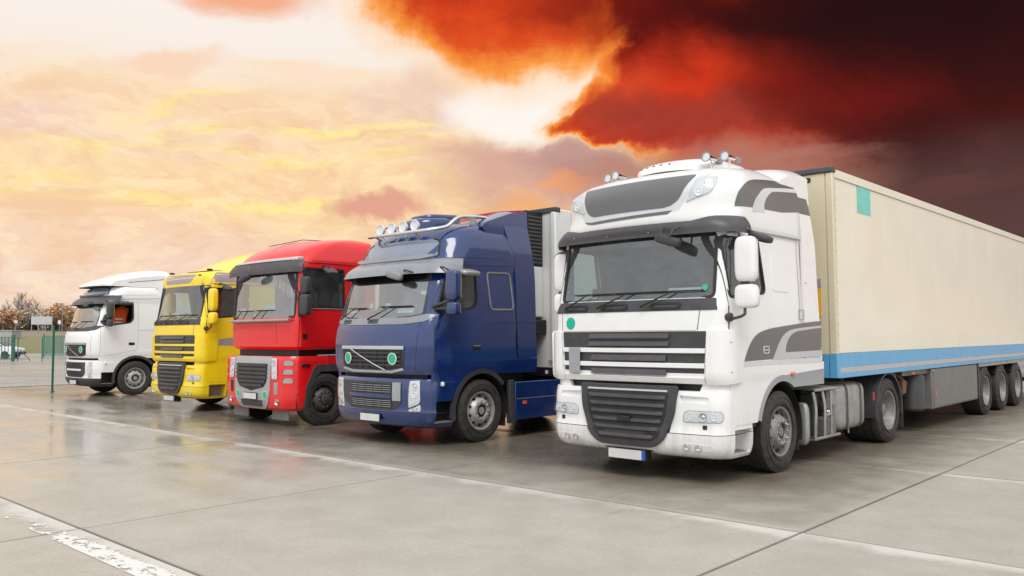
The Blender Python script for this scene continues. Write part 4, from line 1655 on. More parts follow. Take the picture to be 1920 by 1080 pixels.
def white_hero():
    t = thing('lorry', 'big white lorry with grey swoosh decals and pairs of air horns on its roof', 'lorry', (0.02, 1.44, 0))
    sh, low, FR, SD, WR = daf_cab(t, {}, white_paint, True, A_ROWS, True)
    visor(t, sh, visor_plastic, 1.50, 3.075, 2.875, .025, .12, dip=.045, dipw=.55)
    bolts('visor_rivets', t, WR, [(-.85, 2.99), (-.85, 2.91), (-.3, 2.98), (-.3, 2.905), (.3, 2.98), (.3, 2.905), (1.42, 2.96)], .011, steel, off=.105)
    # front mirror hanging from the visor
    km = rbox('front_mirror', (.62, -1.58, 2.80), (.17, .06, .055), dark_plastic, t, .5, rot=Matrix.Rotation(R(18), 3, 'Y'))
    for dx in (-.12, .12):
        ntube('mirror_arm', [(.62 + dx, -1.50, 2.96), (.62 + dx * .7, -1.60, 2.92), (.62 + dx * .5, -1.63, 2.84)], .013, dark_plastic, km, 6)
    # curtain and papers inside
    patch('dark_top_strip', rpoly([(-1.06, 2.885), (1.06, 2.885), (1.05, 2.78), (.80, 2.765), (-.95, 2.80)], .02), FR, black_gloss, t, off=-.02, th=.004, res=.1)  # black strip painted in for the sun visor's shadow on the glass
    bm = bmesh.new()
    L = [[bm.verts.new((-1.12 + .012 * math.sin(i * 2.1), -1.26 + .016 * i, z)) for i in range(9)] for z in (2.05, 2.84)]
    for i in range(8):
        bm.faces.new((L[0][i], L[0][i + 1], L[1][i + 1], L[1][i]))
    obj('curtain', bm, curtain_blue, t)
    patch('dash_card', rrect(.50, 2.215, .92, 2.265, .004), FR, pale_grey, t, off=-.05, th=.003)
    nbox('dash_camera', (-.62, -.50, -1.40, -1.34, 2.19, 2.29), black_plastic, t, bev=.01)
    # roof unit
    bm = bmesh.new()
    pod = Shell([(3.80, -.78, .30, .60, .30, .45), (3.86, -.76, .28, .62, .30, .45), (3.93, -.66, .26, .60, .28, .45), (3.985, -.48, .22, .52, .25, .40), (4.005, -.25, .1, .42, .2, .3)])
    o = pod.body('roof_pod', 3.80, 4.005, white_paint, t, step=.02)
    for i in range(5):
        x = -.36 + i * .12
        p = pod.front(x, 3.90); n = nrm(pod.front, x, 3.90)
        q = n.to_track_quat('Z', 'Y').to_matrix()
        bm = bmesh.new()
        lathe(bm, [(0, .02), (.004, .02), (.004, 0)], 'Z', 8, p, rot=q)
        obj('pod_slot', bm, black_plastic, o)
    # horns
    for cx, cy, cz in ((.60, -.62, 3.935), (.82, -.55, 3.925), (-.84, -.55, 3.90), (-.97, -.55, 3.88)):
        hz = ntube('air_horn', [(cx, cy, cz), (cx, cy + .05, cz), (cx, cy + .14, cz), (cx + .0, cy + .32, cz)], [.062, .040, .028, .018], chrome, t, 16)
        bm = bmesh.new()
        lathe(bm, [(-.012, .065), (-.012, .054), (.03, .03), (.04, .0)], 'Y', 18, (cx, cy, cz), close=False)
        obj('horn_mouth', bm, dull_alu, hz, ang=50)
        ntube('horn_driver', [(cx, cy + .28, cz), (cx, cy + .38, cz)], .034, dull_alu, hz, 10)
        ntube('horn_stem', [(cx, cy + .12, cz - .02), (cx, cy + .12, cz - .16)], .012, chrome, hz, 6)
    # roof spoiler behind the roof bulge
    sp = rpoly([(.30, 3.45), (.22, 3.78), (.55, 3.93), (.95, 3.985), (1.10, 3.97), (1.14, 3.45)], [.02, .1, .15, .1, .03, .02])
    bm = bmesh.new()
    NS = 24
    rows = []
    for i in range(NS + 1):
        s = -1 + 2 * i / NS
        x = 1.16 * s
        k = 1 - .30 * abs(s) ** 6
        rows.append([bm.verts.new((x, y, 3.45 + (z - 3.45) * k)) for y, z in sp])
    for A, B in zip(rows[:-1], rows[1:]):
        for j in range(len(sp)):
            bm.faces.new((A[j], A[(j + 1) % len(sp)], B[(j + 1) % len(sp)], B[j]))
    bm.faces.new(rows[0]); bm.faces.new(rows[-1][::-1])
    obj('roof_spoiler', bm, white_paint, t, ang=40)
    # grey swoosh graphics, thin film on the skin
    pl = rpoly([(-.83, 3.588), (.80, 3.602), (.66, 3.30), (.56, 3.235), (.46, 3.215), (-.58, 3.208), (-.67, 3.25), (-.71, 3.31)], [.03, .03, .06, .04, .03, .03, .04, .04])
    pp = patch('roof_panel_border', rpoly([(-.90, 3.612), (-.60, 3.635), (.98, 3.625), (.86, 3.50), (.66, 3.165), (-.63, 3.118), (-.74, 3.16), (-.86, 3.34)], [.05, .02, .02, .05, .05, .04, .04, .05]), FR, pale_grey, t, off=.002, th=.004, res=.05)
    patch('roof_panel', pl, FR, grey_decal, pp, off=.008, th=.006, res=.05, bev=.001)
    patch('roof_stripe', rpoly([(-.74, 3.155), (-.62, 3.142), (.58, 3.175), (.52, 3.135), (-.58, 3.108), (-.68, 3.122)], .01), FR, grey_decal, t, off=.006, th=.004, res=.06)
    for s in (1, -1):
        fx = (lambda o_: o_) if s > 0 else mirror_out
        lamp_unit(t, fx(rpoly([(.86, 3.545), (1.075, 3.560), (1.10, 3.445), (1.03, 3.345), (.745, 3.255), (.81, 3.395)], [.02, .02, .05, .05, .01, .03])), WR, [(s * .90, 3.37, .050, reflector), (s * 1.0, 3.48, .042, reflector)], name='roof_lamp', surround=light_grey_decal, m_back=white_sticker)
        sf = SD if s > 0 else sh.side_r
        outer = curve2([(-1.063, 3.195), (-1.047, 3.268), (-.995, 3.373), (-.88, 3.46), (-.72, 3.535), (-.524, 3.582), (-.096, 3.636), (.427, 3.680), (.66, 3.70)], 3)
        mid = curve2([(-.688, 3.218), (-.62, 3.31), (-.538, 3.376), (-.418, 3.452), (-.273, 3.504), (0, 3.54), (.243, 3.57), (.66, 3.615)], 3)
        inn = curve2([(-.373, 3.228), (-.373, 3.29), (-.291, 3.383), (-.146, 3.463), (.01, 3.495), (.395, 3.536), (.66, 3.56)], 3)
        patch('dark_swoosh', outer + mid[::-1], sf, grey_decal, t, off=.003, th=.004, res=.05, orient=s)
        patch('pale_swoosh', mid + inn[::-1] + [(-.36, 3.19), (-.726, 3.165)], sf, pale_grey, t, off=.003, th=.004, res=.05, orient=s)
        patch('dark_field', inn + [(.66, 3.30), (.114, 3.24)], sf, grey_decal, t, off=.003, th=.004, res=.05, orient=s)
        dsf = lambda u, v, s=s: Vector((s * (1.245 - max(0, v - 2.9) * .09 - max(0, v - 3.2) * .10), u, v))
        patch('dark_field', [(.70, 3.30), (1.08, 3.30), (1.06, 3.55), (.70, 3.52)], dsf, grey_decal, t, off=.004, th=.003, res=.1, orient=s)
        patch('pale_swoosh', [(.70, 3.53), (1.055, 3.56), (1.05, 3.63), (.70, 3.60)], dsf, pale_grey, t, off=.004, th=.003, res=.1, orient=s)
        patch('dark_swoosh', [(.70, 3.61), (1.05, 3.64), (1.045, 3.70), (.70, 3.69)], dsf, grey_decal, t, off=.004, th=.003, res=.1, orient=s)
        # waist graphics
        lo = curve2([(-1.001, 1.391), (-.934, 1.496), (-.802, 1.631), (-.627, 1.719), (-.381, 1.765), (-.057, 1.795), (.772, 1.855), (1.226, 1.879)], 3)
        lm = curve2([(-.263, 1.402), (-.19, 1.482), (-.066, 1.614), (.082, 1.707), (.28, 1.76), (.636, 1.788), (1.222, 1.817)], 3)
        li = curve2([(.103, 1.48), (.106, 1.539), (.2, 1.654), (.378, 1.728), (.634, 1.754), (1.22, 1.79)], 3)
        patch('waist_swoosh', lo + lm[::-1], sf, grey_decal, t, off=.0085, th=.006, res=.08, orient=s)
        patch('waist_pale_swoosh', lm + li[::-1] + [(.103, 1.40)], sf, light_grey_decal, t, off=.0085, th=.006, res=.08, orient=s)
        patch('waist_field', li + [(1.20, 1.489)], sf, grey_decal, t, off=.0085, th=.006, res=.08, orient=s)
        patch('waist_pale_swoosh', [(.106, 1.402), (1.195, 1.402), (1.2, 1.486), (.106, 1.477)], sf, light_grey_decal, t, off=.0085, th=.006, res=.1, orient=s)
        patch('waist_stripe', [(-1.30, 1.325), (-.54, 1.334), (1.20, 1.318), (1.205, 1.392), (-1.0, 1.386), (-1.30, 1.37)], sf, pale_grey, t, off=.0115, th=.006, res=.1, orient=s)
        lv = patch('side_louvre', rpoly([(.74, 2.36), (.82, 2.36), (.80, 2.90), (.72, 2.90)], .02), sf, light_grey_decal, t, off=.010, th=.012, orient=s)
        patch('latch_hole', rrect(.745, 2.80, .77, 2.84, .004), sf, black_plastic, lv, off=.012, th=.006, orient=s)
        ring('service_flap', rrect(.52, 1.89, .68, 2.02, .01), rrect(.527, 1.897, .673, 2.013, .01), sf, mid_grey, t, off=.009, th=.006, orient=s)
    # side furniture behind the cab on the left
    tractor_chassis(t, 3.8)
    rear_mudguard(t, 3.8, r=.60, m=dark_plastic)
    rear_mudguard(t, 3.8, r=.60, m=dark_plastic, side=-1)
    for s in (1, -1):
        nbox('mudflap', (s * .95 - .3, s * .95 + .3, 4.43, 4.445, .18, .70), brown_mudflap, t)
        nbox('marker_light', (s * 1.262 - .012, s * 1.262 + .012, 3.075, 3.10, .70, .82), red_lens, t)
        # fuel tank
        o = rbox('fuel_tank', (s * .93, 2.37, .665), (.31, .52, .335), dull_alu, t, .30)
        bm = bmesh.new()
        for y in (2.10, 2.62):
            pr = []
            for i in range(28):
                th = 2 * PI * i / 28
                spx = lambda v, k: math.copysign(abs(v) ** k, v)
                pr.append((s * .93 + .322 * spx(math.cos(th), .32), y, .665 + .347 * spx(math.sin(th), .32)))
            rowsA = []
            for dy in (-.022, .022):
                rowsA.append([bm.verts.new((a, y + dy, c)) for a, b_, c in pr])
            for i in range(28):
                bm.faces.new((rowsA[0][i], rowsA[0][(i + 1) % 28], rowsA[1][(i + 1) % 28], rowsA[1][i]))
        obj('tank_strap', bm, dark_plastic, o, ang=50)
        bm = bmesh.new()
        lathe(bm, [(0, .05), (.05, .05), (.06, .03), (.06, 0)], 'Z', 14, (s * .95, 2.62, .99))
        obj('filler_cap', bm, dark_plastic, o)
        for y in (2.10, 2.62):
            ntube('tank_foot', [(s * 1.05, y, .34), (s * 1.05, y, .24)], .015, steel, o, 6)
        # equipment bay between the wheel and the tank
        nbox('battery_box', (s * .98 - .20, s * .98 + .20, 1.40, 1.85, .30, .56), box_grey, t, bev=.02)
        nbox('equipment_tray', (s * .98 - .24, s * .98 + .24, 1.02, 1.86, .285, .30), dull_alu, t)
        bm = bmesh.new()
        for y in (1.00, 1.30):
            tube(bm, curve([(s * 1.21, y, .93), (s * 1.24, y + .01, .72), (s * 1.24, y - .01, .5), (s * 1.23, y, .30)], 3), .022, 6)
        tube(bm, [(s * 1.23, 1.0, .31), (s * 1.23, 1.82, .31)], .022, 6)
        tube(bm, [(s * 1.24, 1.30, .60), (s * 1.24, 1.52, .61)], .020, 6)
        tube(bm, [(s * 1.24, 1.52, .93), (s * 1.24, 1.52, .31)], .018, 6)
        obj('step_frame', bm, dull_alu, t, ang=50)
        for (y0, y1, z0, z1, mm) in ((1.08, 1.24, .34, .90, interior_dark), (1.54, 1.70, .66, .93, box_grey), (1.72, 1.84, .70, .94, dull_alu)):
            nbox('air_unit', (s * 1.08 - .10, s * 1.08 + .10, y0, y1, z0, z1), mm, t, bev=.02)
        rbox('valve_block', (s * 1.13, 1.62, .62), (.07, .06, .045), chrome, t, .6)
        for k in range(3):
            ntube('air_hose', curve([(s * (1.0 + .03 * k), 1.1 + .13 * k, .93), (s * (1.10 + .03 * k), 1.2 + .13 * k, .80), (s * (1.14), 1.28 + .13 * k, .70), (s * 1.05, 1.36 + .12 * k, .56)], 4), .014, black_plastic, t, 6)
        rbox('exhaust_guard', (s * 1.10, .86, .52), (.11, .06, .28), dull_alu, t, .5)
        tread('catwalk', t, steel, (min(s * .78, s * 1.22), max(s * .78, s * 1.22), 1.0, 1.82, .955, .975), 14)
        ntube('catwalk_edge', [(s * 1.23, 1.0, .955), (s * 1.23, 1.82, .955)], .02, steel, t, 6)
    return t


def beige_trailer():
    t = thing('semi_trailer', 'cream box trailer with a sky blue stripe and a turquoise square, behind the white lorry', 'trailer', (0.02, 0, 0))
    X, Y0, Y1, Z0, Z1 = 1.275, 3.10, 16.7, 1.12, 4.02
    bm = bmesh.new()
    box(bm, -X + .02, X - .02, Y0 + .02, Y1, Z0 + .02, Z1 - .02)
    body = obj('box_body', bm, cream_side, t, bev=.01)
    # side panels with shallow joints
    for s in (1, -1):
        y = Y0 + .11
        ws_ = [.62] + [1.32] * 9
        for k, w_ in enumerate(ws_):
            y1 = min(y + w_, Y1 - .02)
            if y1 - y < .1: break
            nbox('side_panel', (s * (X - .01) - .009, s * (X - .01) + .009, y + .0015, y1 - .0015, Z0 + .315, Z1 - .12), cream_side, t, bev=.0015)
            nbox('side_panel', (s * (X - .01) - .008, s * (X - .01) + .008, y + .003, y1 - .003, Z0 + .11, Z0 + .312), sky_blue, t, bev=.002)
            y = y1
        nbox('roof_rail', (s * X - .016, s * X + .016, Y0 + .10, Y1, Z1 - .115, Z1 + .005), cream_side, t, bev=.006)
        nbox('grey_rail', (s * X - .012, s * X + .012, Y0 + .10, Y1, Z0 + .035, Z0 + .108), grey_band, t, bev=.004)
        nbox('floor_rail', (s * X - .018, s * X + .018, Y0 + .08, Y1, Z0 - .035, Z0 + .033), sky_blue, t, bev=.006)
        # corner post: cream above, blue foot
        nbox('corner_post', (s * (X - .035) - .05, s * (X - .035) + .05, Y0 - .005, Y0 + .10, Z0 + .30, Z1 - .05), beige_panel, t, bev=.012)
        bb = nbox('post_foot', (s * (X - .035) - .055, s * (X - .035) + .055, Y0 - .01, Y0 + .105, Z0 - .03, Z0 + .298), sky_blue, t, bev=.006)
        bm = bmesh.new()
        for i in range(19):
            z = Z0 + .12 + i * .148
            lathe(bm, [(0, .010), (.005, .009), (.006, 0)], 'X', 8, (s * (X + .015) if s > 0 else -X - .021, Y0 + .075, z))
            lathe(bm, [(0, .010), (.005, .009), (.006, 0)], 'X', 8, (s * (X + .015) if s > 0 else -X - .021, Y0 + .03, z + .05)) if i % 3 == 0 else None
        r_ = obj('rivets', bm, steel, t); r_['kind'] = 'stuff'
    nbox('front_wall', (-X + .10, X - .10, Y0 - .0, Y0 + .03, Z0 + .30, Z1 - .05), beige_panel, t, bev=.004)
    nbox('front_sill', (-X + .10, X - .10, Y0 - .006, Y0 + .05, Z0 - .03, Z0 + .296), sky_blue, t, bev=.004)
    bm = bmesh.new()
    box(bm, -X - .018, X + .018, Y0 - .03, Y0 + .13, Z1 - .045, Z1 + .035)
    obj('roof_edge', bm, visor_plastic, t, bev=.015)
    ring('vent_slot', rrect(.80, 3.86, .98, 3.93, .03), rrect(.835, 3.88, .945, 3.91, .014), lambda u, v: Vector((u, Y0 - .001, v)), black_plastic, t, off=.01, th=.015)
    nbox('front_sticker', (.99, 1.09, Y0 - .012, Y0 - .001, 1.95, 2.35), yellow_sticker, t)
    nbox('front_sticker', (.99, 1.09, Y0 - .012, Y0 - .001, 2.36, 2.48), mauve_decal, t)
    nbox('connector_panel', (.86, 1.10, Y0 - .05, Y0 - .007, 1.18, 1.36), dark_plastic, t, bev=.01)
    nbox('turquoise_square', (X + .001, X + .0035, 4.05, 4.60, 3.50, 3.93), plain('turquoise_sticker', (.20, .62, .54, 1), .5), t)
    # under the floor
    for s in (1, -1):
        nbox('chassis_beam', (s * .55 - .05, s * .55 + .05, 3.9, Y1, .86, 1.085), underbody, t)
        nbox('cross_rail', (s * 1.20 - .02, s * 1.20 + .02, 6.0, Y1, 1.0, 1.085), box_grey, t)
        # landing leg
        lg = nbox('landing_leg', (s * 1.02 - .06, s * 1.02 + .06, 6.02, 6.14, .42, 1.08), box_grey, t, bev=.008)
        nbox('inner_leg', (s * 1.02 - .045, s * 1.02 + .045, 6.04, 6.12, .30, .42), steel, lg)
        bm = bmesh.new()
        lathe(bm, [(0, .10), (.02, .11), (.05, .05), (.05, 0)], 'Z', 14, (s * 1.02, 6.08, .26))
        obj('leg_foot', bm, steel, lg)
        tube_m = bmesh.new()
        tube(tube_m, [(s * 1.02, 6.2, 1.05), (s * 1.1, 6.55, .86), (s * 1.1, 6.45, .72), (s * 1.06, 6.16, .62)], .03, 6)
        obj('leg_brace', tube_m, rust_brown, lg, ang=50)
        nbox('winch_box', (s * 1.12 - .05, s * 1.12 + .05, 6.18, 6.34, .70, .92), rust_brown, lg, bev=.01)
        for y in (6.30, 7.38):
            nbox('marker_light', (s * 1.285 - .015, s * 1.285 + .015, y, y + .07, 1.02, 1.06), orange_lens, t, bev=.006)
        # cylinder tank and pallet cabinet
        bm = bmesh.new()
        lathe(bm, [(.36, 0), (.36, .18), (.40, .215), (.95, .215), (1.0, .18), (1.0, 0)], 'Z', 26, (s * 1.03, 7.05, 0), close=False)
        obj('air_tank', bm, dark_plastic, t, ang=40)
        c = nbox('pallet_cabinet', (s * .95 - .33, s * .95 + .33, 7.36, 10.35, .37, 1.075), box_grey, t, bev=.015)
        nbox('cabinet_door', (s * 1.284 - .006, s * 1.284 + .006, 7.44, 10.30, .40, 1.05), box_grey, c, bev=.004)
        nbox('cabinet_label', (s * 1.291 - .002, s * 1.291 + .002, 7.50, 7.59, .60, .68), red_lens, c)
        nbox('guard_post', (s * 1.26 - .02, s * 1.26 + .02, 10.44, 10.52, .42, 1.08), dark_plastic, t)
        nbox('side_rail', (s * 1.25 - .02, s * 1.25 + .02, 10.5, Y1, 1.01, 1.083), dull_alu, t)
        for k, y in enumerate((11.10, 12.52, 13.96)):
            wheel(t, s * 1.26, y, w=.40, kind='rear', side=s, rim_m=rim_steel)
            rear_mudguard(t, y, x0=.85, x1=1.22, r=.545, m=black_plastic, a0=35, a1=145, side=s)
    bm = bmesh.new()
    for y in (11.10, 12.52, 13.96):
        lathe(bm, [(-1.0, .09), (1.0, .09)], 'X', 12, (0, y, .5))
    obj('axle_bars', bm, underbody, t)
    nbox('underrun_bar', (-1.1, 1.1, Y1 - .2, Y1 - .1, .45, .55), underbody, t)
    for s in (1, -1):
        nbox('rear_door', (min(.01 * s, s * (X - .02)), max(.01 * s, s * (X - .02)), Y1 + .001, Y1 + .04, Z0 + .05, Z1 - .05), cream_side, t, bev=.004)
    return t


def swept_cab(t, main, roof_rows, kind, visor_m, mirror_m, frame_m):
    """curved cab with a raked windscreen and a roof window above the visor; kind 'bar' or 'plain'"""
    sh = Shell(roof_rows)
    FR, SD, WR = skin(sh)
    ztop = roof_rows[-1][0]
    body = sh.body('cab_body', 1.11, ztop, [main, interior_dark], t, cav=(1.22, 2.80), extra=(1.93, 2.05, 2.7))
    ws = rpoly([(-1.03, 2.03), (-.7, 1.985), (.7, 1.985), (1.03, 2.03), (.98, 2.74), (-.98, 2.74)], [.06, .1, .1, .06, .08, .08])
    win = rpoly([(-.95, 2.12), (-.86, 2.045), (-.18, 2.14), (-.10, 2.24), (-.10, 2.70), (-.73, 2.69)], [.04, .05, .05, .05, .04, .06])
    cs = [cutter(ws, 'Y', -3, -.55, t), cutter(win, 'X', .9, 1.6, t), cutter(win, 'X', -1.6, -.9, t)]
    boolean_cut(body, cs)
    door = rpoly([(-1.02, 1.16), (.04, 1.33), (.06, 2.74), (-.75, 2.73), (-1.00, 2.1)], [.02, .04, .05, .05, .1])
    for s in (1, -1):
        sf = SD if s > 0 else sh.side_r
        d = patch('door', door, sf, main, t, off=.006, th=.012, res=(.06, .12), orient=s)
        boolean_cut(d, cs)
        seam('door_seal', door + [door[0]], sf, d, w=.012, orient=s, off=.002, th=.004)
        ring('window_frame', scale_outline(win, -.022), scale_outline(win, .018), sf, main if kind == 'bar' else black_plastic, d, off=.012, th=.03, orient=s)
        ring('window_rubber', scale_outline(win, .002), scale_outline(win, .026), sf, black_plastic, d, off=.016, th=.03, orient=s)
        if not (kind == 'plain' and s > 0):
            patch('window', scale_outline(win, .01), sf, side_glass, d, off=-.010, th=.005, res=.15, orient=s)
            nbox('window_divider', (s * 1.228 - .012, s * 1.228 + .012, -.735, -.705, 2.06, 2.70), black_plastic, d)
        patch('handle', rrect(-.22, 1.475, -.05, 1.555, .015), sf, black_gloss, d, off=.012, th=.015, orient=s)
        patch('handle_bar', rrect(-.21, 1.535, -.06, 1.553, .004), sf, steel if kind == 'bar' else dark_plastic, d, off=.024, th=.012, orient=s)
        patch('upper_side_panel', rpoly([(-.80, 2.93), (.62, 2.98), (.60, min(3.33, ztop - .22)), (-.55, min(3.27, ztop - .24))], [.03, .08, .08, .12]), sf, main, t, off=.007, th=.012, res=.08, orient=s, bev=.003)
        seam('body_seam', [(-.95, 2.80), (.84, 2.87)], sf, t, w=.010, orient=s)
        seam('body_seam', [(.80, 1.34), (.86, 2.85), (.74, 3.2), (.55, ztop - .12)], sf, t, w=.010, orient=s)
        seam('body_seam', [(.05, 1.90), (1.3, 1.93)], sf, t, w=.005, orient=s)
        if kind == 'bar':
            fo = rpoly([(.20, 2.12), (.77, 2.13), (.70, 2.76), (.13, 2.75)], .09)
            ring('side_trim', fo, scale_outline(fo, .022), sf, steel, t, off=.014, th=.014, orient=s)
    drop(cs)
    patch('windscreen', scale_outline(ws, -.004), FR, windscreen_pale, t, off=-.006, th=.006, res=.1, ang=60)
    ring('windscreen_seal', scale_outline(ws, -.02), scale_outline(ws, .022), FR, dark_plastic, t, off=.006, th=.02)
    sc = patch('scuttle', rpoly([(-1.30, 2.03), (-1.1, 1.925), (-.7, 1.885), (.7, 1.885), (1.1, 1.925), (1.30, 2.03), (1.12, 2.045), (.75, 1.99), (-.75, 1.99), (-1.12, 2.045)], .02), WR, grey_visor if kind == 'bar' else dark_plastic, t, off=.010, th=.02, res=.07, bev=.003)
    for cx in (-.78, -.02):
        for k in range(4):
            patch('vent_slit', rrect(cx - .12, 1.905 + .018 * k, cx + .14, 1.913 + .018 * k, .002), WR, black_plastic, sc, off=.016, th=.01)
    wiper(t, FR, -.95, 1.97, -.62, 2.16, .56, off=.04)
    wiper(t, FR, -.12, 1.95, .36, 2.17, .72, off=.04)
    # nose
    seam('nose_seam', [(.98, 1.12), (1.02, 1.5), (1.05, 1.93)], WR, t, w=.008)
    seam('nose_seam', [(-.98, 1.12), (-1.02, 1.5), (-1.05, 1.93)], WR, t, w=.008)
    gr = patch('upper_grille', rpoly([(-.79, 1.50), (-.76, 1.20), (-.5, 1.155), (.5, 1.155), (.76, 1.20), (.79, 1.50), (.79, 1.555), (-.79, 1.555)], [.0, .05, .1, .1, .05, 0, .02, .02]), WR, dark_plastic, t, off=.012, th=.03, res=.08, bev=.004)
    patch('grille_opening', rpoly([(-.755, 1.49), (-.725, 1.23), (-.48, 1.195), (.48, 1.195), (.725, 1.23), (.755, 1.49)], .03), WR, black_plastic, gr, off=.014, th=.01, res=.1)
    patch('grille_brow', rpoly([(-.785, 1.497), (.785, 1.497), (.785, 1.552), (-.785, 1.552)], .01), WR, light_grey_decal if kind == 'bar' else silver_paint, gr, off=.026, th=.02, res=.1, bev=.004)
    for k in range(4):
        zc = 1.255 + k * .062
        hw = .735
        patch('grille_slat', rpoly([(-hw, zc - .012), (hw, zc - .012), (hw, zc + .012), (-hw, zc + .012)], .003), WR, dark_plastic, gr, off=.034, th=.02, res=.15, bev=.004)
    if kind == 'bar':
        for cx in (-.36, -.18, 0, .18, .36):
            patch('grille_post', rrect(cx - .006, 1.21, cx + .006, 1.48, .001), WR, dark_plastic, gr, off=.026, th=.012)
    p0, p1 = (-.44, 1.495), (.40, 1.175)
    ntube('diagonal_bar', [WR(p0[0] + (p1[0] - p0[0]) * k / 6, p0[1] + (p1[1] - p0[1]) * k / 6) + nrm(WR, 0, 1.4) * .045 for k in range(7)], .010, chrome, gr, 6)
    for cx in (-.545, .57):
        ring('disc_rim', circ(cx, 1.355, .092, .092, 28), circ(cx, 1.355, .080, .080, 28), WR, white_sticker, gr, off=.046, th=.012)
        patch('disc_sticker', circ(cx, 1.355, .083, .083, 28), WR, green_sticker_b, gr, off=.044, th=.006)
    patch('lower_trim', rpoly([(-.76, 1.185), (-.5, 1.14), (.5, 1.14), (.76, 1.185), (.74, 1.215), (.49, 1.172), (-.49, 1.172), (-.74, 1.215)], .005), WR, light_grey_decal, gr, off=.028, th=.02, res=.08) if kind == 'bar' else None
    nbox('gap_liner', (-1.05, 1.05, -1.0, -.7, .95, 1.2), black_plastic, t)
    # lower front
    low = Shell([(.28, -1.08, .20, 1.16, .26, -.57), (.32, -1.20, .20, 1.20, .26, -.57), (.42, -1.255, .20, 1.24, .24, -.57), (.52, -1.28, .20, 1.25, .22, -.57), (.54, -1.265, .20, 1.245, .21, -.57), (.8, -1.28, .20, 1.25, .21, -.57), (1.0, -1.27, .20, 1.25, .22, -.57), (1.045, -1.24, .20, 1.235, .23, -.57)])
    LF, LS, LW = skin(low)
    cav = nbox('cutter', (-1.0, 1.0, -1.05, -.2, 0, 1.3), black_plastic, t)
    ac = []
    for s in (1, -1):
        ac.append(cutter(arc(0, .5, .63, 0, 360, 40)[:-1], 'X', min(s * .7, s * 1.5), max(s * .7, s * 1.5), t))
        ac.append(nbox('cutter', (min(s * 1.02, s * 1.5), max(s * 1.02, s * 1.5), -.97, -.605, .375, .705), black_plastic, t))
    bump = low.body('bumper', .28, .522, main if kind == 'bar' else dark_plastic, t, step=.03)
    boolean_cut(bump, [cav] + ac)
    fair = low.body('lower_fairing', .53, 1.045, main, t, step=.04)
    boolean_cut(fair, [cav] + ac)
    drop([cav] + ac)
    for s in (1, -1):
        tread('step', t, steel, (min(s * 1.04, s * 1.235), max(s * 1.04, s * 1.235), -.97, -.61, .376, .384), 6)
        nbox('step_back', (s * 1.03 - .01, s * 1.03 + .01, -.98, -.60, .37, .71), black_plastic, t)
        sf = SD if s > 0 else sh.side_r
        wf = [(-1.03, .70), (-.62, .70)] + arc(0, .5, .665, 162, 62, 12) + [(1.34, 1.075), (1.34, 1.315), (.02, 1.315), (-1.03, 1.135)]
        patch('side_fairing', wf, sf, main, t, off=.012, th=.045, res=.1, orient=s, bev=.005)
        lip = arc(0, .5, .672, 190, 40, 18) + arc(0, .5, .60, 40, 190, 18)
        patch('arch_lip', lip, sf, dark_plastic, t, off=.024, th=.06, res=.1, orient=s, bev=.006)
        de = rpoly([(.87, 1.33), (1.35, 1.33), (1.31, 2.94), (1.2, ztop + .20), (.62, ztop - .02), (.80, 2.95)], [.01, .02, .1, .02, .02, .1])
        patch('side_deflector', de, (lambda u, v, s=s: Vector((s * (1.245 - .10 * max(0, v - 2.6) ** 1.5), u, v))), main, t, off=.0, th=.03, res=.15, orient=s, bev=.006)
        # lamps
        ol = [(.86, 1.01), (1.045, 1.02), (1.055, .72), (1.025, .665), (.835, .60), (.83, .64)]
        tl = [(.825, .57), (.83, .535), (1.03, .545), (1.055, .575), (1.05, .655)]
        sp = [(.95, .93, .05, chrome), (.95, .80, .045, reflector), (.91, .70, .035, reflector)]
        ol, tl = rpoly(ol, .02), rpoly(tl, .015)
        if s < 0:
            ol, tl, sp = mirror_out(ol), mirror_out(tl), [(-a, b, c, d) for a, b, c, d in sp]
        lamp_unit(t, ol, LW, sp, surround=reflector)
        lamp_unit(t, tl, LW, [(s * .90, .58, .026, chrome), (s * .97, .60, .026, chrome)], name='turn_lamp', surround=reflector)
        p = LW(s * 1.42, .96)
        rbox('side_lamp', (p.x + s * .0, p.y - .01, .965), (.03, .03, .035), white_sticker, t, .6)
    # lower grille with mesh
    lg = patch('lower_grille', rpoly([(-.86, .99), (.70, .99), (.70, .66), (.52, .545), (-.52, .545), (-.78, .64)], [.02, .02, .08, .06, .06, .08]), LW, dark_plastic, t, off=.008, th=.02, res=.1, bev=.004)
    for z0, z1 in ((.80, .965), (.575, .73)):
        ring('mesh_frame', rrect(-.55, z0, .50, z1, .02), rrect(-.53, z0 + .014, .48, z1 - .014, .012), LW, dark_plastic, lg, off=.022, th=.02)
        patch('mesh_back', rrect(-.545, z0 + .005, .495, z1 - .005, .02), LW, black_plastic, lg, off=.010, th=.006, res=.1)
        for k in range(1, 5):
            zc = z0 + (z1 - z0) * k / 5
            patch('mesh_slat', rrect(-.53, zc - .004, .48, zc + .004, .001), LW, mid_grey if kind == 'bar' else dark_plastic, lg, off=.020, th=.008, res=.14)
        for k in range(1, 5):
            xc = -.53 + 1.01 * k / 5
            patch('mesh_post', rrect(xc - .004, z0 + .01, xc + .004, z1 - .01, .001), LW, dark_plastic, lg, off=.022, th=.008)
    patch('body_strip', rpoly([(-.57, .738), (.50, .738), (.50, .792), (-.57, .792)], .006), LW, main, lg, off=.028, th=.02, res=.12, bev=.004)
    if kind == 'bar':
        patch('blank_board', rrect(.52, .70, .69, .985, .006), LW, mid_grey, lg, off=.020, th=.01, bev=.002)
        seam('fairing_edge', [(s_ / 10, .528) for s_ in range(-15, 16)], LW, t, w=.008, off=.0, th=.01)
    plate(t, -.0, low.F(0, .43) - .03, .42 if kind == 'bar' else .40, w=.48, band=False)
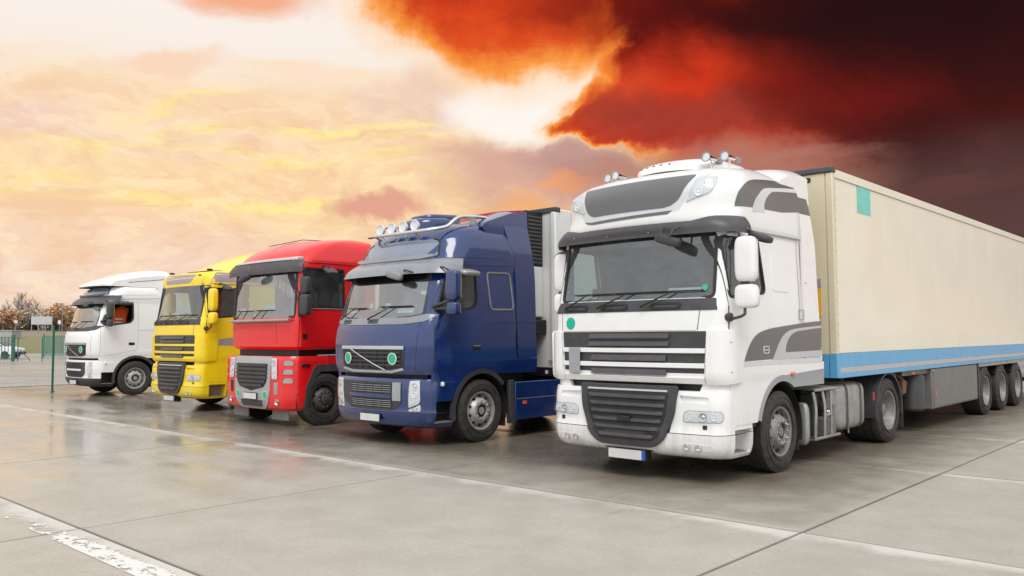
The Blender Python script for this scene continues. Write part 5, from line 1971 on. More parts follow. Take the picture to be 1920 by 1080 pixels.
    # visor
    visor(t, sh, visor_m, 1.40, 2.93, 2.68, .04, .17, dip=0.0, end_rise=-.02)
    v2 = patch('visor_top', rpoly([(-1.0, 2.93), (-.75, 2.885), (.75, 2.885), (1.0, 2.93), (.9, 2.96), (-.9, 2.96)], .02), FR, visor_m, t, off=.085, th=.02, res=.1)
    ug = rpoly([(-.98, 2.955), (.98, 2.955), (.90, min(3.26, ztop - .10)), (-.90, min(3.26, ztop - .10))], [.05, .05, .12, .12])
    ring('roof_window_seal', scale_outline(ug, -.012), scale_outline(ug, .015), FR, black_plastic, t, off=.008, th=.012)
    patch('roof_window', ug, FR, tinted_blue_glass, t, off=.004, th=.008, res=.08)
    km = rbox('front_mirror', (.42, sh.F(.42, 2.72) - .22, 2.67), (.19, .055, .06), visor_m, t, .5, rot=Matrix.Rotation(R(14), 3, 'Y'))
    ntube('mirror_arm', curve([(.55, sh.F(.5, 2.8) - .16, 2.74), (.66, sh.F(.5, 2.8) - .22, 2.74), (.78, sh.F(.5, 2.8) - .16, 2.70)], 4), .014, dark_plastic, km, 6)
    # mirrors
    for s in (1, -1):
        X = s * 1.24
        k = 1 if s > 0 else .1
        mx = X + s * .24 * k
        yb = -.86 if s > 0 else -.58
        o = rbox('mirror', (mx, yb, 2.475), (.12, .075, .235), mirror_m, t, .42)
        nbox('mirror_glass', (mx - .10, mx + .10, yb + .07, yb + .08, 2.28, 2.67), chrome, o)
        o2 = rbox('mirror', (mx, yb, 2.12), (.115, .075, .105), mirror_m, t, .48)
        nbox('mirror_glass', (mx - .09, mx + .09, yb + .07, yb + .08, 2.05, 2.19), chrome, o2)
        bm = bmesh.new()
        tube(bm, [(X - s * .08, yb - .12, 2.16), (X + s * .02, yb - .12, 2.18), (mx - s * .05, yb - .02, 2.24)], .026, 8)
        tube(bm, [(X - s * .06, yb - .1, 2.12), (X + s * .03, yb - .1, 2.12), (mx - s * .08, yb - .02, 2.12)], .022, 8)
        tube(bm, [(mx - s * .06, yb, 2.70), (X + s * .05, yb - .02, 2.76), (X - s * .02, yb - .02, 2.77)], .016, 8)
        box(bm, mx - .04, mx + .04, yb - .03, yb + .03, 2.21, 2.26)
        obj('mirror_arm', bm, dark_plastic, t, ang=50)
        rbox('kerb_mirror', (X + s * .14, -.42, 2.70), (.11, .19, .045), dark_plastic if kind != 'bar' else steel, t, .5, rot=Matrix.Rotation(s * R(16), 3, 'Y'))
        patch('wind_deflector', rpoly([(-.72, 2.66), (-.10, 2.68), (-.09, 2.735), (-.70, 2.73)], .02), SD if s > 0 else sh.side_r, grey_visor if kind == 'bar' else dark_plastic, t, off=.03, th=.03, res=.1, orient=s)
    interior(t, sh, 1.30, -1.22, .7, halfw=1.05, zdash=2.0)
    tractor_chassis(t, 3.7, wheels_x=1.235, rim_front=bright_rim)
    for s in (1, -1):
        rear_mudguard(t, 3.7, r=.60, side=s)
        sk = nbox('side_skirt', (s * 1.215 - .03, s * 1.215 + .03, .80, 2.98, .29, .925), main, t, bev=.015)
        seam('skirt_line', [(.83, .64), (2.95, .64)], lambda u, v, s=s: Vector((s * 1.245, u, v)), sk, w=.012, orient=s, m=steel if kind == 'bar' else mid_grey, off=.003, th=.006)
        nbox('side_marker', (s * 1.25 - .008, s * 1.25 + .008, .98, 1.07, .545, .60), orange_lens, t)
        nbox('skirt_post', (s * 1.20 - .04, s * 1.20 + .04, .665, .785, .24, .96), dark_plastic, t, bev=.012)
        nbox('skirt_deck', (s * 1.0 - .2, s * 1.0 + .2, .82, 2.95, .88, .92), main, t)
    return sh, FR, SD, WR


def fh_rows(top):
    base = [(1.11, -1.25, .17, 1.235, .22, .86), (1.25, -1.295, .17, 1.25, .21, .86), (1.55, -1.305, .17, 1.25, .20, .86), (1.78, -1.28, .17, 1.25, .20, .86), (1.92, -1.22, .16, 1.25, .20, .86), (2.05, -1.155, .15, 1.245, .20, .86), (2.5, -1.02, .15, 1.225, .20, .86), (2.72, -.94, .15, 1.215, .22, .86), (2.80, -.92, .16, 1.225, .22, .86), (2.92, -.86, .20, 1.225, .24, .86)]
    if top > 3.5:
        return base + [(3.10, -.80, .26, 1.215, .26, .84), (3.28, -.70, .26, 1.19, .28, .80), (3.40, -.60, .26, 1.15, .30, .76), (3.50, -.46, .25, 1.08, .32, .70), (3.565, -.24, .2, .96, .3, .64), (3.60, 0, .1, .75, .25, .55)]
    return base + [(3.02, -.85, .26, 1.215, .26, .84), (3.12, -.78, .26, 1.19, .27, .82), (3.19, -.68, .24, 1.14, .28, .80), (3.23, -.5, .2, 1.05, .28, .75), (3.245, -.4, .1, .9, .2, .6)]


def blue_lorry():
    t = thing('lorry', 'dark blue lorry with four round roof lamps and a bent steel roof bar', 'lorry', (-4.90, 1.13, 0))
    sh, FR, SD, WR = swept_cab(t, blue_paint, fh_rows(3.6), 'bar', grey_visor, blue_paint, steel)
    # papers on the dash
    patch('dark_top_strip', rpoly([(-.90, 2.73), (.95, 2.73), (.90, 2.60), (.5, 2.555), (-.6, 2.555), (-.88, 2.62)], .03), FR, black_gloss, t, off=.001, th=.004, res=.1)
    for (x0, z0, x1, z1) in ((-.30, 2.17, -.20, 2.25), (.12, 2.16, .24, 2.24), (.44, 2.08, .78, 2.15), (.86, 2.36, .97, 2.42), (-.88, 2.10, -.62, 2.17)):
        patch('dash_paper', rrect(x0, z0, x1, z1, .004), FR, pale_grey, t, off=-.03, th=.002)
    # roof bar
    side = lambda s: curve([(s * .74, -.74, 3.40), (s * .84, -.64, 3.42), (s * .92, -.46, 3.47), (s * .95, -.30, 3.60), (s * .95, -.12, 3.66), (s * .95, .35, 3.69), (s * .95, .48, 3.66), (s * .95, .56, 3.52)], 5)
    pts = [Vector(p) for p in side(-1)][::-1] + [Vector((-.4, -.80, 3.39)), Vector((0, -.82, 3.385)), Vector((.4, -.80, 3.39))] + list(side(1))
    b = ntube('roof_bar', pts, .030, chrome, t, 10)
    for s in (1, -1):
        nbox('bar_foot', (s * .93 - .035, s * .93 + .035, .08, .16, 3.46, 3.67), steel, b)
        ntube('bar_foot', [(s * .5, -.79, 3.38), (s * .5, -.66, 3.32)], .018, steel, b, 6)
    for x in (-.44, -.145, .145, .44):
        o = round_lamp(t, (x, -.74, 3.505), .088, reflector, 'roof_lamp', back=.07)
        ntube('lamp_stem', [(x, -.70, 3.43), (x, -.66, 3.34)], .016, chrome, o, 6)
    pod = Shell([(3.50, -.48, .2, .42, .25, .55), (3.60, -.47, .2, .43, .25, .55), (3.66, -.43, .2, .42, .22, .5), (3.70, -.32, .18, .38, .2, .45), (3.715, -.15, .1, .3, .15, .4)])
    o = pod.body('roof_pod', 3.50, 3.715, blue_paint, t, step=.025)
    rbox('roof_hatch', (.0, .12, 3.73), (.30, .42, .07), blue_paint, t, .55, rot=Matrix.Rotation(R(4), 3, 'X'))
    # roof deflector wedge
    prof = rpoly([(.10, 3.52), (.20, 3.62), (.80, 3.86), (1.22, 3.93), (1.24, 3.4), (.2, 3.4)], [.02, .05, .1, .02, .02, .02])
    bm = bmesh.new()
    rows = []
    for i in range(21):
        s_ = -1 + i / 10
        k = 1 - .16 * abs(s_) ** 8
        rows.append([bm.verts.new((1.15 * s_, y, 3.4 + (z - 3.4) * k)) for y, z in prof])
    for A, B in zip(rows[:-1], rows[1:]):
        for j in range(len(prof)):
            bm.faces.new((A[j], A[(j + 1) % len(prof)], B[(j + 1) % len(prof)], B[j]))
    bm.faces.new(rows[0]); bm.faces.new(rows[-1][::-1])
    obj('roof_deflector', bm, blue_paint, t, ang=40)
    return t


def reefer_trailer():
    t = thing('semi_trailer', 'white box trailer with a black louvred cooling unit, behind the blue lorry', 'trailer', (-4.90, 1.13, 0))
    X, Y0, Y1 = 1.29, 1.85, 15.2
    bm = bmesh.new()
    box(bm, -X, X, Y0, Y1, 1.12, 3.97)
    obj('box_body', bm, cream_paint, t, bev=.02)
    for s in (1, -1):
        nbox('corner_post', (s * (X - .05) - .055, s * (X - .05) + .055, Y0 - .03, Y0 + .10, 1.13, 3.95), cream_paint, t, bev=.02)
        nbox('corner_strip', (s * (X - .14) - .012, s * (X - .14) + .012, Y0 - .016, Y0 + .01, 1.16, 3.9), light_grey_decal, t, bev=.003)
        nbox('floor_rail', (s * X - .02, s * X + .02, Y0, Y1, 1.06, 1.119), dull_alu, t)
        nbox('marker_light', (s * (X - .12) - .05, s * (X - .12) + .05, Y0 - .045, Y0 - .031, 1.235, 1.27), mauve_decal, t, bev=.004)
        for y in (9.3, 10.7, 12.1):
            wheel(t, s * 1.26, y, w=.40, kind='rear', side=s)
    nbox('front_sill', (-1.24, 1.24, Y0 - .04, Y0 + .05, .98, 1.11), black_plastic, t)
    nbox('sill_label', (1.05, 1.11, Y0 - .046, Y0 - .041, 1.02, 1.08), white_sticker, t)
    u = nbox('cooling_unit', (-.98, .98, Y0 - .46, Y0 - .001, 2.95, 3.93), black_plastic, t, bev=.02)
    for k in range(13):
        z = 2.99 + k * .068
        bm = bmesh.new()
        L = [[(x, Y0 - .475 - o_, z + dz) for o_, dz in ((0, 0), (.03, .005), (.03, .02), (0, .036))] for x in (-.93, .93)]
        V = [[bm.verts.new(p) for p in r_] for r_ in L]
        for j in range(4):
            bm.faces.new((V[0][j], V[0][(j + 1) % 4], V[1][(j + 1) % 4], V[1][j]))
        bm.faces.new(V[0]); bm.faces.new(V[1][::-1])
        obj('louvre', bm, visor_plastic, u)
        for s in (1, -1):
            nbox('side_louvre', (s * .99 - .012, s * .99 + .012, Y0 - .42, Y0 - .06, z, z + .03), visor_plastic, u)
    nbox('unit_casing', (-.98, .98, Y0 - .44, Y0 - .001, 2.02, 2.94), cream_paint, t, bev=.03)
    nbox('control_box', (.70, 1.06, Y0 - .30, Y0 - .001, 1.72, 1.98), black_plastic, t, bev=.02)
    nbox('roof_edge', (-X - .01, X + .01, Y0 - .03, Y0 + .12, 3.90, 4.0), dark_plastic, t, bev=.015)
    for s in (1, -1):
        nbox('chassis_beam', (s * .55 - .05, s * .55 + .05, 2.6, Y1, .84, 1.05), underbody, t)
        nbox('landing_leg', (s * .95 - .06, s * .95 + .06, 4.75, 4.87, .3, 1.05), box_grey, t)
    nbox('fork_box', (-1.1, 1.1, 6.1, 8.6, .45, 1.0), underbody, t)
    return t


def white_left_lorry():
    t = thing('lorry', 'leftmost white lorry, with dark visor, black mirrors and an orange jacket in its window', 'lorry', (-20.33, 2.20, 0))
    sh, FR, SD, WR = swept_cab(t, white_paint, fh_rows(3.24), 'plain', visor_plastic, dark_plastic, black_plastic)
    # tall roof spoiler
    prof = rpoly([(-1.00, 3.22), (-.95, 3.27), (-.40, 3.52), (.10, 3.68), (.65, 3.76), (1.02, 3.76), (1.02, 3.20), (.3, 3.20)], [.02, .04, .2, .2, .1, .05, .02, .02])
    bm = bmesh.new()
    rows = []
    for i in range(25):
        s_ = -1 + i / 12
        k = 1 - .35 * abs(s_) ** 6
        yk = abs(s_) ** 3 * .30
        rows.append([bm.verts.new((1.12 * s_, max(y, -1.0 + yk) if z < 3.5 else y + yk * .3, 3.20 + (z - 3.20) * k)) for y, z in prof])
    for A, B in zip(rows[:-1], rows[1:]):
        for j in range(len(prof)):
            bm.faces.new((A[j], A[(j + 1) % len(prof)], B[(j + 1) % len(prof)], B[j]))
    bm.faces.new(rows[0]); bm.faces.new(rows[-1][::-1])
    sp = obj('roof_spoiler', bm, white_paint, t, ang=40)
    nbox('spoiler_gap', (-.9, .9, -.85, .3, 3.20, 3.235), black_plastic, t)
    seam('spoiler_seam', [(-.2, 3.33), (.95, 3.47)], lambda u, v: Vector((1.122, u, v)), sp, w=.015)
    for s in (1, -1):
        nbox('roof_marker', (s * .75 - .06, s * .75 + .06, -.62, -.55, 3.23, 3.27), dark_plastic, t)
    # orange jacket hanging over the driver's seat
    j = thing('jacket', 'orange high-visibility jacket in the side window of the leftmost white lorry', 'jacket', (-20.33 + .86, 2.20 - .42, 2.02))
    bm = bmesh.new()
    rows = []
    NZ, NT_ = 12, 18
    for i in range(NZ + 1):
        z = .62 * i / NZ
        w = .17 + .06 * math.sin(PI * i / NZ * .9) if i < 11 else .09
        d = .11 * (1 - .25 * i / NZ)
        rows.append([bm.verts.new(((d + .012 * math.sin(5 * a + i)) * math.cos(a), (w + .012 * math.sin(4 * a + i * .7)) * math.sin(a) + .16 * i / NZ, z)) for a in [2 * PI * k / NT_ for k in range(NT_)]])
    for A, B in zip(rows[:-1], rows[1:]):
        for k in range(NT_):
            bm.faces.new((A[k], A[(k + 1) % NT_], B[(k + 1) % NT_], B[k]))
    bm.faces.new(rows[0][::-1]); bm.faces.new(rows[-1])
    obj('jacket_body', bm, orange_cloth, j, ang=80)
    for sx in (.22, -.12):
        ntube('sleeve', curve([(.02, sx * .7 + .14, .54), (.05, sx + .02, .40), (.07, sx - .03, .2), (.08, sx - .06, .04)], 4), [.06] * 13, orange_cloth, j, 10)
    bm = bmesh.new()
    for z0 in (.10, .20):
        lathe(bm, [(z0, .205), (z0 + .045, .205)], 'Z', 20, (0, .04, 0), close=False)
    bmesh.ops.scale(bm, vec=(.62, 1, 1), verts=bm.verts)
    obj('reflective_band', bm, pale_grey, j)
    return t


def red_lorry():
    t = thing('lorry', 'red lorry with a flat upright cab and a silver grille surround', 'lorry', (-8.97, .95, 0))
    rows = [(1.45, -.56, .05, 1.17, .10, 1.25), (1.52, -.63, .05, 1.225, .10, 1.25), (2.05, -.65, .05, 1.235, .10, 1.25), (2.15, -.63, .05, 1.235, .10, 1.25), (3.05, -.59, .06, 1.225, .12, 1.25),
            (3.15, -.60, .10, 1.22, .18, 1.25), (3.30, -.54, .16, 1.19, .24, 1.25), (3.44, -.38, .2, 1.16, .28, 1.25), (3.56, -.12, .25, 1.11, .3, 1.25), (3.64, .15, .3, 1.0, .3, 1.2), (3.67, .5, .2, .84, .25, 1.1)]
    sh = Shell(rows)
    FR, SD, WR = skin(sh)
    body = sh.body('cab_body', 1.45, 3.67, [red_paint, interior_dark], t, cav=(1.6, 3.02), extra=(2.05, 3.1))
    ws = rpoly([(-1.12, 2.07), (1.12, 2.07), (1.11, 3.03), (-1.11, 3.03)], .05)
    win = rpoly([(-.42, 2.25), (.44, 2.25), (.44, 3.01), (-.48, 3.01)], [.06, .03, .06, .08])
    cs = [cutter(ws, 'Y', -3, -.35, t), cutter(win, 'X', .9, 1.6, t), cutter(win, 'X', -1.6, -.9, t)]
    boolean_cut(body, cs)
    door = rpoly([(-.56, 1.50), (.56, 1.50), (.56, 3.10), (-.56, 3.10)], .04)
    for s in (1, -1):
        sf = SD if s > 0 else sh.side_r
        d = patch('door', door, sf, red_paint, t, off=.006, th=.012, res=.1, orient=s)
        boolean_cut(d, cs)
        seam('door_seal', door + [door[0]], sf, d, w=.014, orient=s, off=.002, th=.004)
        ring('window_frame', scale_outline(win, -.015), scale_outline(win, .02), sf, black_plastic, d, off=.012, th=.03, orient=s)
        patch('window', scale_outline(win, .01), sf, side_glass, d, off=-.01, th=.005, res=.2, orient=s)
        ntube('window_sill', [(s * 1.25, -.42, 2.235), (s * 1.25, .44, 2.235)], .010, steel, d, 6)
        patch('handle', rrect(-.50, 1.66, -.40, 1.76, .01), sf, black_plastic, d, off=.014, th=.02, orient=s)
        seam('drip_rail', [(-.62, 3.13), (1.24, 3.13)], sf, t, w=.02, orient=s, m=red_paint, off=.02, th=.025)
        seam('roof_seam', [(-.6, 3.16), (1.24, 3.16)], sf, t, w=.008, orient=s)
        seam('body_seam', [(-.56, 1.50), (-.56, 1.99)], sf, t, w=.008, orient=s)
    drop(cs)
    patch('windscreen', scale_outline(ws, -.004), FR, windscreen_pale, t, off=-.006, th=.006, res=.12, ang=60)
    ring('windscreen_seal', scale_outline(ws, -.02), scale_outline(ws, .03), FR, black_plastic, t, off=.005, th=.02)
    patch('side_blind', rpoly([(.99, 2.1), (1.11, 2.1), (1.10, 2.9), (.99, 2.9)], .01), FR, grey_visor, t, off=.001, th=.004)
    # pennants hanging inside the glass
    pc = [white_sticker, pale_grey, rust_brown, white_sticker, red_lens, yellow_sticker, red_paint, yellow_sticker, mauve_decal, white_sticker]
    for k in range(10):
        x = .30 + k * .067
        z = 2.90 - k * .028
        ln = .16 + .02 * (k % 3)
        patch('pennant', rpoly([(x - .026, z), (x + .026, z), (x + .022, z - ln), (x, z - ln - .03), (x - .022, z - ln)], .002), FR, pc[k], t, off=-.05, th=.003)
    for (x0, z0, x1, z1) in ((.02, 2.22, .38, 2.34), (-.98, 2.20, -.72, 2.29), (-.62, 2.21, -.45, 2.28), (-.38, 2.10, -.30, 2.16)):
        patch('dash_paper', rrect(x0, z0, x1, z1, .004), FR, pale_grey, t, off=-.05, th=.002)
    for x0, x1 in ((-.92, -.70), (-.18, .08)):
        wiper(t, FR, x0, 2.04, x1, 2.22, .6)
    ntube('front_rail', [FR(x, 2.02) + Vector((0, -.07, 0)) for x in (-1.10, -.8, 0, .8, 1.06)], .030, steel, t, 8)
    for s in (1, -1):
        ntube('rail_bracket', [FR(s * .8, 2.02) + Vector((0, -.07, 0)), FR(s * .8, 2.02)], .015, steel, t, 6)
    seam('panel_seam', [(.55, 1.56), (.55, 1.98)], FR, t, w=.008)
    seam('panel_seam', [(-1.1, 1.98), (1.1, 1.98)], FR, t, w=.008)
    # boxy visor with a bright top
    visor(t, sh, visor_plastic, 1.22, 3.17, 2.925, .10, .15)
    bm = bmesh.new()
    L = []
    for i in range(21):
        x = -1.15 + 2.3 * i / 20
        p = FR(x, 3.17)
        L.append([bm.verts.new((x, p.y - .12, 3.165)), bm.verts.new((x, p.y - .11, 3.195)), bm.verts.new((x, p.y + .02, 3.235)), bm.verts.new((x, p.y + .02, 3.16))])
    for A, B in zip(L[:-1], L[1:]):
        for j in range(4):
            bm.faces.new((A[j], A[(j + 1) % 4], B[(j + 1) % 4], B[j]))
    bm.faces.new(L[0]); bm.faces.new(L[-1][::-1])
    obj('visor_top', bm, light_grey_decal, t)
    bolts('visor_rivets', t, WR, [(-.9, 3.1), (-.9, 2.97), (-.35, 3.1), (0, 3.1), (.5, 3.1), (.8, 3.05), (1.15, 3.1), (1.15, 2.97)], .012, steel, off=.135)
    rbox('front_mirror', (-.30, -.84, 2.86), (.18, .07, .055), dark_plastic, t, .5, rot=Matrix.Rotation(R(-14), 3, 'Y'))
    # lower half: step unit
    low = Shell([(.30, -.72, .07, 1.18, .30, .10), (.36, -.79, .07, 1.23, .30, .10), (.55, -.825, .07, 1.25, .29, .10), (.90, -.825, .07, 1.25, .28, .10), (1.28, -.815, .07, 1.245, .28, .10), (1.33, -.79, .07, 1.23, .28, .10)])
    LF, LS, LW = skin(low)
    nbox('gap_liner', (-1.08, 1.08, -.48, .9, 1.20, 1.50), black_plastic, t)
    cav = nbox('cutter', (-.95, .95, -.55, .3, 0, 1.5), black_plastic, t)
    ac = [cutter([(-.40, 0), (-.40, .74), (-.22, 1.10), (.3, 1.14), (.3, 0)], 'X', min(s * .8, s * 1.5), max(s * .8, s * 1.5), t) for s in (1, -1)]
    boxes = []
    f = low.body('lower_body', .30, 1.33, red_paint, t, step=.05)
    boolean_cut(f, [cav] + ac)
    drop([cav] + ac)
    gp = patch('grille_surround', rpoly([(-.66, 1.315), (.66, 1.315), (.63, .62), (.55, .40), (.42, .33), (-.42, .33), (-.55, .40), (-.63, .62)], [.02, .02, .1, .08, .08, .08, .08, .1]), LW, silver_paint, t, off=.02, th=.03, res=.1, bev=.006)
    patch('grille_opening', rpoly([(-.56, 1.19), (.56, 1.19), (.53, .84), (.44, .74), (0, .66), (-.44, .74), (-.53, .84)], .03), LW, black_plastic, gp, off=.023, th=.01, res=.1)
    for k in range(6):
        z = 1.16 - k * .078
        hw = .55 if k < 4 else .50 - .10 * (k - 4)
        patch('grille_slat', rpoly([(-hw, z - .028), (hw, z - .028), (hw, z + .022), (-hw, z + .022)], .004), LW, dark_plastic, gp, off=.048, th=.03, res=.12, bev=.01)
    patch('lower_intake', rpoly([(-.40, .49), (.40, .49), (.36, .37), (-.36, .37)], .03), LW, dark_plastic, gp, off=.024, th=.01)
    for s in (1, -1):
        sf = LS if s > 0 else low.side_r
        fx = lambda o_: o_ if s > 0 else mirror_out(o_)
        lamp_unit(t, fx(rpoly([(.68, 1.29), (.84, 1.29), (.86, .90), (.71, .90)], .02)), LW, [(s * .765, 1.20, .055, chrome), (s * .775, 1.07, .05, reflector), (s * .785, .965, .035, reflector)], surround=reflector, off=.024)
        patch('fog_recess', fx(rpoly([(.74, .84), (.87, .84), (.85, .62), (.76, .60)], .02)), LW, mid_grey if s > 0 else black_plastic, t, off=.004, th=.02)
        round_lamp(t, LW(s * .84, .47) + nrm(LW, s * .84, .47) * .01, .055, chrome, 'foglight', nrm_dir=nrm(LW, s * .94, .47))
        ring('disc_rim', circ(s * .49, .59, .080), circ(s * .49, .59, .072), LW, white_sticker, t, off=.030, th=.006)
        patch('disc_sticker', circ(s * .49, .59, .074), LW, green_sticker_b, t, off=.027, th=.006)
        for k in range(3):
            z = 1.21 - k * .165
            r_ = ring('step_frame', fx(rrect(1.00, z - .06, 1.23, z + .055, .02)), fx(rrect(1.015, z - .05, 1.215, z + .045, .015)), LW, red_paint, t, off=.015, th=.02)
            patch('step_hole', fx(rrect(1.01, z - .055, 1.22, z + .05, .015)), LW, interior_light, t, off=.003, th=.006)
        patch('side_handle', fx(rrect(1.36, 1.145, 1.55, 1.195, .02)), LW, black_plastic, t, off=.04, th=.04, bev=.01)
        patch('arch_lip', [(-.44, .66), (-.42, .76), (-.26, 1.10), (-.18, 1.17), (1.2, 1.17), (1.2, 1.03), (-.10, 1.03), (-.22, .92), (-.37, .62)], (lambda u, v, s=s: Vector((s * 1.245, u, v))), visor_plastic, t, off=.014, th=.05, res=.2, orient=s, bev=.008)
        patch('side_panel', rpoly([(-.195, 1.175), (1.2, 1.175), (1.2, 1.31), (-.195, 1.31)], .01), (lambda u, v, s=s: Vector((s * 1.24, u, v))), red_paint, t, off=.0, th=.04, res=.3, orient=s)
        ntube('side_rail', [(s * 1.20, -.14, 1.335), (s * 1.20, 1.2, 1.335)], .022, steel, t, 8)
        nbox('mudflap', (s * .72 - .28, s * .72 + .28, -.64, -.61, .12, .305), box_grey, t, bev=.006)
        seam('body_seam', [(-.20, 1.16), (-.20, 1.32)], sf, t, w=.008, orient=s)
        rbox('side_marker', (s * 1.25, -.62, .66), (.008, .03, .018), orange_lens, t, .6)
        # mirror stack, black
        X = s * 1.24
        kk = 1 if s > 0 else .1
        mx = X + s * .26 * kk
        yb = -.62 if s > 0 else -.3
        o = rbox('mirror', (mx, yb, 2.66), (.115, .07, .16), dark_plastic, t, .42)
        nbox('mirror_glass', (mx - .09, mx + .09, yb + .06, yb + .075, 2.53, 2.79), chrome, o)
        o = rbox('mirror', (mx, yb, 2.30), (.115, .07, .20), dark_plastic, t, .42)
        nbox('mirror_glass', (mx - .09, mx + .09, yb + .06, yb + .075, 2.13, 2.46), chrome, o)
        bm = bmesh.new()
        tube(bm, [(X, yb + .04, 2.52), (mx - s * .05, yb, 2.50)], .022, 8)
        tube(bm, [(X, yb + .04, 2.12), (mx - s * .05, yb, 2.14)], .022, 8)
        tube(bm, [(X + s * .03, yb + .03, 2.08), (X + s * .03, yb + .03, 2.56)], .035, 8)
        obj('mirror_arm', bm, black_plastic, t, ang=50)
        rbox('kerb_mirror', (X + s * .17, .0, 2.96), (.12, .13, .04), visor_plastic, t, .5, rot=Matrix.Rotation(s * R(28), 3, 'Y'))
        ntube('kerb_arm', [(X, -.05, 3.07), (X + s * .14, -.02, 3.02)], .025, black_plastic, t, 6)
    plate(t, -.0, LF(0, .6).y - .045, .56, w=.46, band=False)
    interior(t, sh, 1.62, -.60, 1.0, halfw=1.05, zdash=2.10)
    tractor_chassis(t, 3.7, y0=-.5, wheels_x=1.25, rim_front=plain('brown_rim', (.085, .075, .068, 1), .5, metal=.2, var=.3), hubcap=True)
    for s in (1, -1):
        rear_mudguard(t, 3.7, r=.60, side=s)
        nbox('side_skirt', (s * 1.2 - .03, s * 1.2 + .03, 1.3, 2.9, .3, .95), red_paint, t, bev=.01)
    ntube('antenna', [(-.2, -.35, 3.53), (.0, .3, 3.70), (.2, .9, 3.70)], .008, black_plastic, t, 5)
    return t


def yellow_lorry():
    t = thing('lorry', 'yellow lorry with mauve-grey decals, a rounded roof spoiler and yellow mirrors', 'lorry', (-13.37, 2.12, 0))
    rows = [(1.14, -1.50, .09, 1.24, .17, .69), (1.25, -1.535, .09, 1.25, .17, .69), (1.75, -1.53, .09, 1.25, .16, .69), (2.0, -1.52, .09, 1.25, .15, .69),
            (2.14, -1.47, .10, 1.245, .14, .69), (2.90, -1.37, .12, 1.22, .15, .69), (3.05, -1.37, .12, 1.21, .16, .69), (3.16, -1.34, .13, 1.19, .18, .69), (3.23, -1.26, .14, 1.14, .2, .69), (3.26, -1.1, .14, 1.05, .2, .66), (3.27, -.9, .1, .9, .2, .6)]
    sh, low, FR, SD, WR = daf_cab(t, {}, yellow_paint, False, rows, False)
    patch('header_decal', rpoly([(-.78, 2.97), (.50, 2.96), (.70, 3.16), (-.86, 3.20)], [.1, .1, .03, .03]), FR, mauve_decal, t, off=.003, th=.004, res=.1)
    bolts('header_studs', t, FR, [(-1.0, 2.95), (-.6, 2.94), (0, 2.93), (.6, 2.94), (1.0, 2.95)], .014, steel, off=.0)
    rbox('side_lamp', (1.05, -1.40, 3.12), (.05, .03, .018), dark_plastic, t, .6)
    for s in (1, -1):
        sf = SD if s > 0 else sh.side_r
        patch('side_decal', rpoly([(-1.20, 2.97), (.60, 2.97), (.60, 3.17), (-1.08, 3.20)], [.02, .02, .02, .08]), sf, mauve_decal, t, off=.003, th=.004, res=.1, orient=s)
        patch('door_decal', curve2([(-1.26, 1.515), (-1.15, 1.585), (-.9, 1.665), (-.40, 1.71)], 5) + [(-.40, 1.50)], sf, mauve_decal, t, off=.009, th=.004, res=.1, orient=s)
        nbox('roof_marker', (s * .95 - .04, s * .95 + .04, -1.16, -1.06, 3.25, 3.29), black_plastic, t)
    prof = rpoly([(-.95, 3.25), (-.85, 3.28), (-.30, 3.54), (.25, 3.74), (.72, 3.85), (1.05, 3.89), (1.05, 3.22), (-.5, 3.22)], [.02, .03, .2, .2, .15, .04, .02, .02])
    bm = bmesh.new()
    rw = []
    for i in range(25):
        s_ = -1 + i / 12
        k = 1 - .38 * abs(s_) ** 5
        yk = .35 * abs(s_) ** 3
        rw.append([bm.verts.new((1.12 * s_, min(y + yk * (1 if y < 0 else .2), 1.06), 3.22 + (z - 3.22) * k)) for y, z in prof])
    for A, B in zip(rw[:-1], rw[1:]):
        for j in range(len(prof)):
            bm.faces.new((A[j], A[(j + 1) % len(prof)], B[(j + 1) % len(prof)], B[j]))
    bm.faces.new(rw[0]); bm.faces.new(rw[-1][::-1])
    obj('roof_spoiler', bm, yellow_paint, t, ang=40)
    ntube('spoiler_edge', [(-1.0, -.55, 3.275), (-.5, -.92, 3.275), (.5, -.92, 3.275), (1.0, -.55, 3.275)], .012, black_plastic, t, 6)
    tractor_chassis(t, 3.8)
    for s in (1, -1):
        rear_mudguard(t, 3.8, r=.60, side=s)
        rbox('fuel_tank', (s * .93, 2.2, .66), (.31, .65, .33), dull_alu, t, .3)
    return t


# ------------------------------------------------------------------ background
def grass_material():
    m, t, p, o = mat('autumn_grass')
    geo = t.node('ShaderNodeNewGeometry')
    P = geo.outputs['Position']
    n = t.noise(P, .11, 5, .6)
    n2 = t.noise(P, .9, 6, .7)
    Z = t.xyz(P)[2]
    c = t.mix(t.step(n, .35, .65), (0.16, 0.17, 0.055, 1), (0.27, 0.19, 0.12, 1))
    c = t.mix(t.step(Z, 1.0, 2.6), c, (0.27, 0.20, 0.15, 1))
    c = t.mix(t.step(n2, .3, .7, 0, .6), c, (0.20, 0.20, 0.09, 1))
    pset(t, p, col=c, rough=.9)
    return m


def leaf_material(name, a, b):
    m, t, p, o = mat(name)
    oi = t.node('ShaderNodeObjectInfo').outputs['Random']
    v = obco(t)
    n = t.noise(v, 1.2, 4, .6)
    pset(t, p, col=t.mix(t.step(n, .3, .7), a, b), rough=.7)
    return m


grass_m = grass_material()
leafs = [leaf_material('orange_leaves', (.60, .36, .20, 1), (.48, .35, .23, 1)), leaf_material('ochre_leaves', (.54, .42, .22, 1), (.42, .36, .20, 1)),  # leaf colours paled, distance haze mixed into them
         leaf_material('olive_leaves', (.38, .38, .24, 1), (.32, .32, .20, 1)), leaf_material('brown_leaves', (.50, .39, .31, 1), (.42, .35, .28, 1))]
bark = plain('bark', (.26, .22, .20, 1), .9, var=.3)

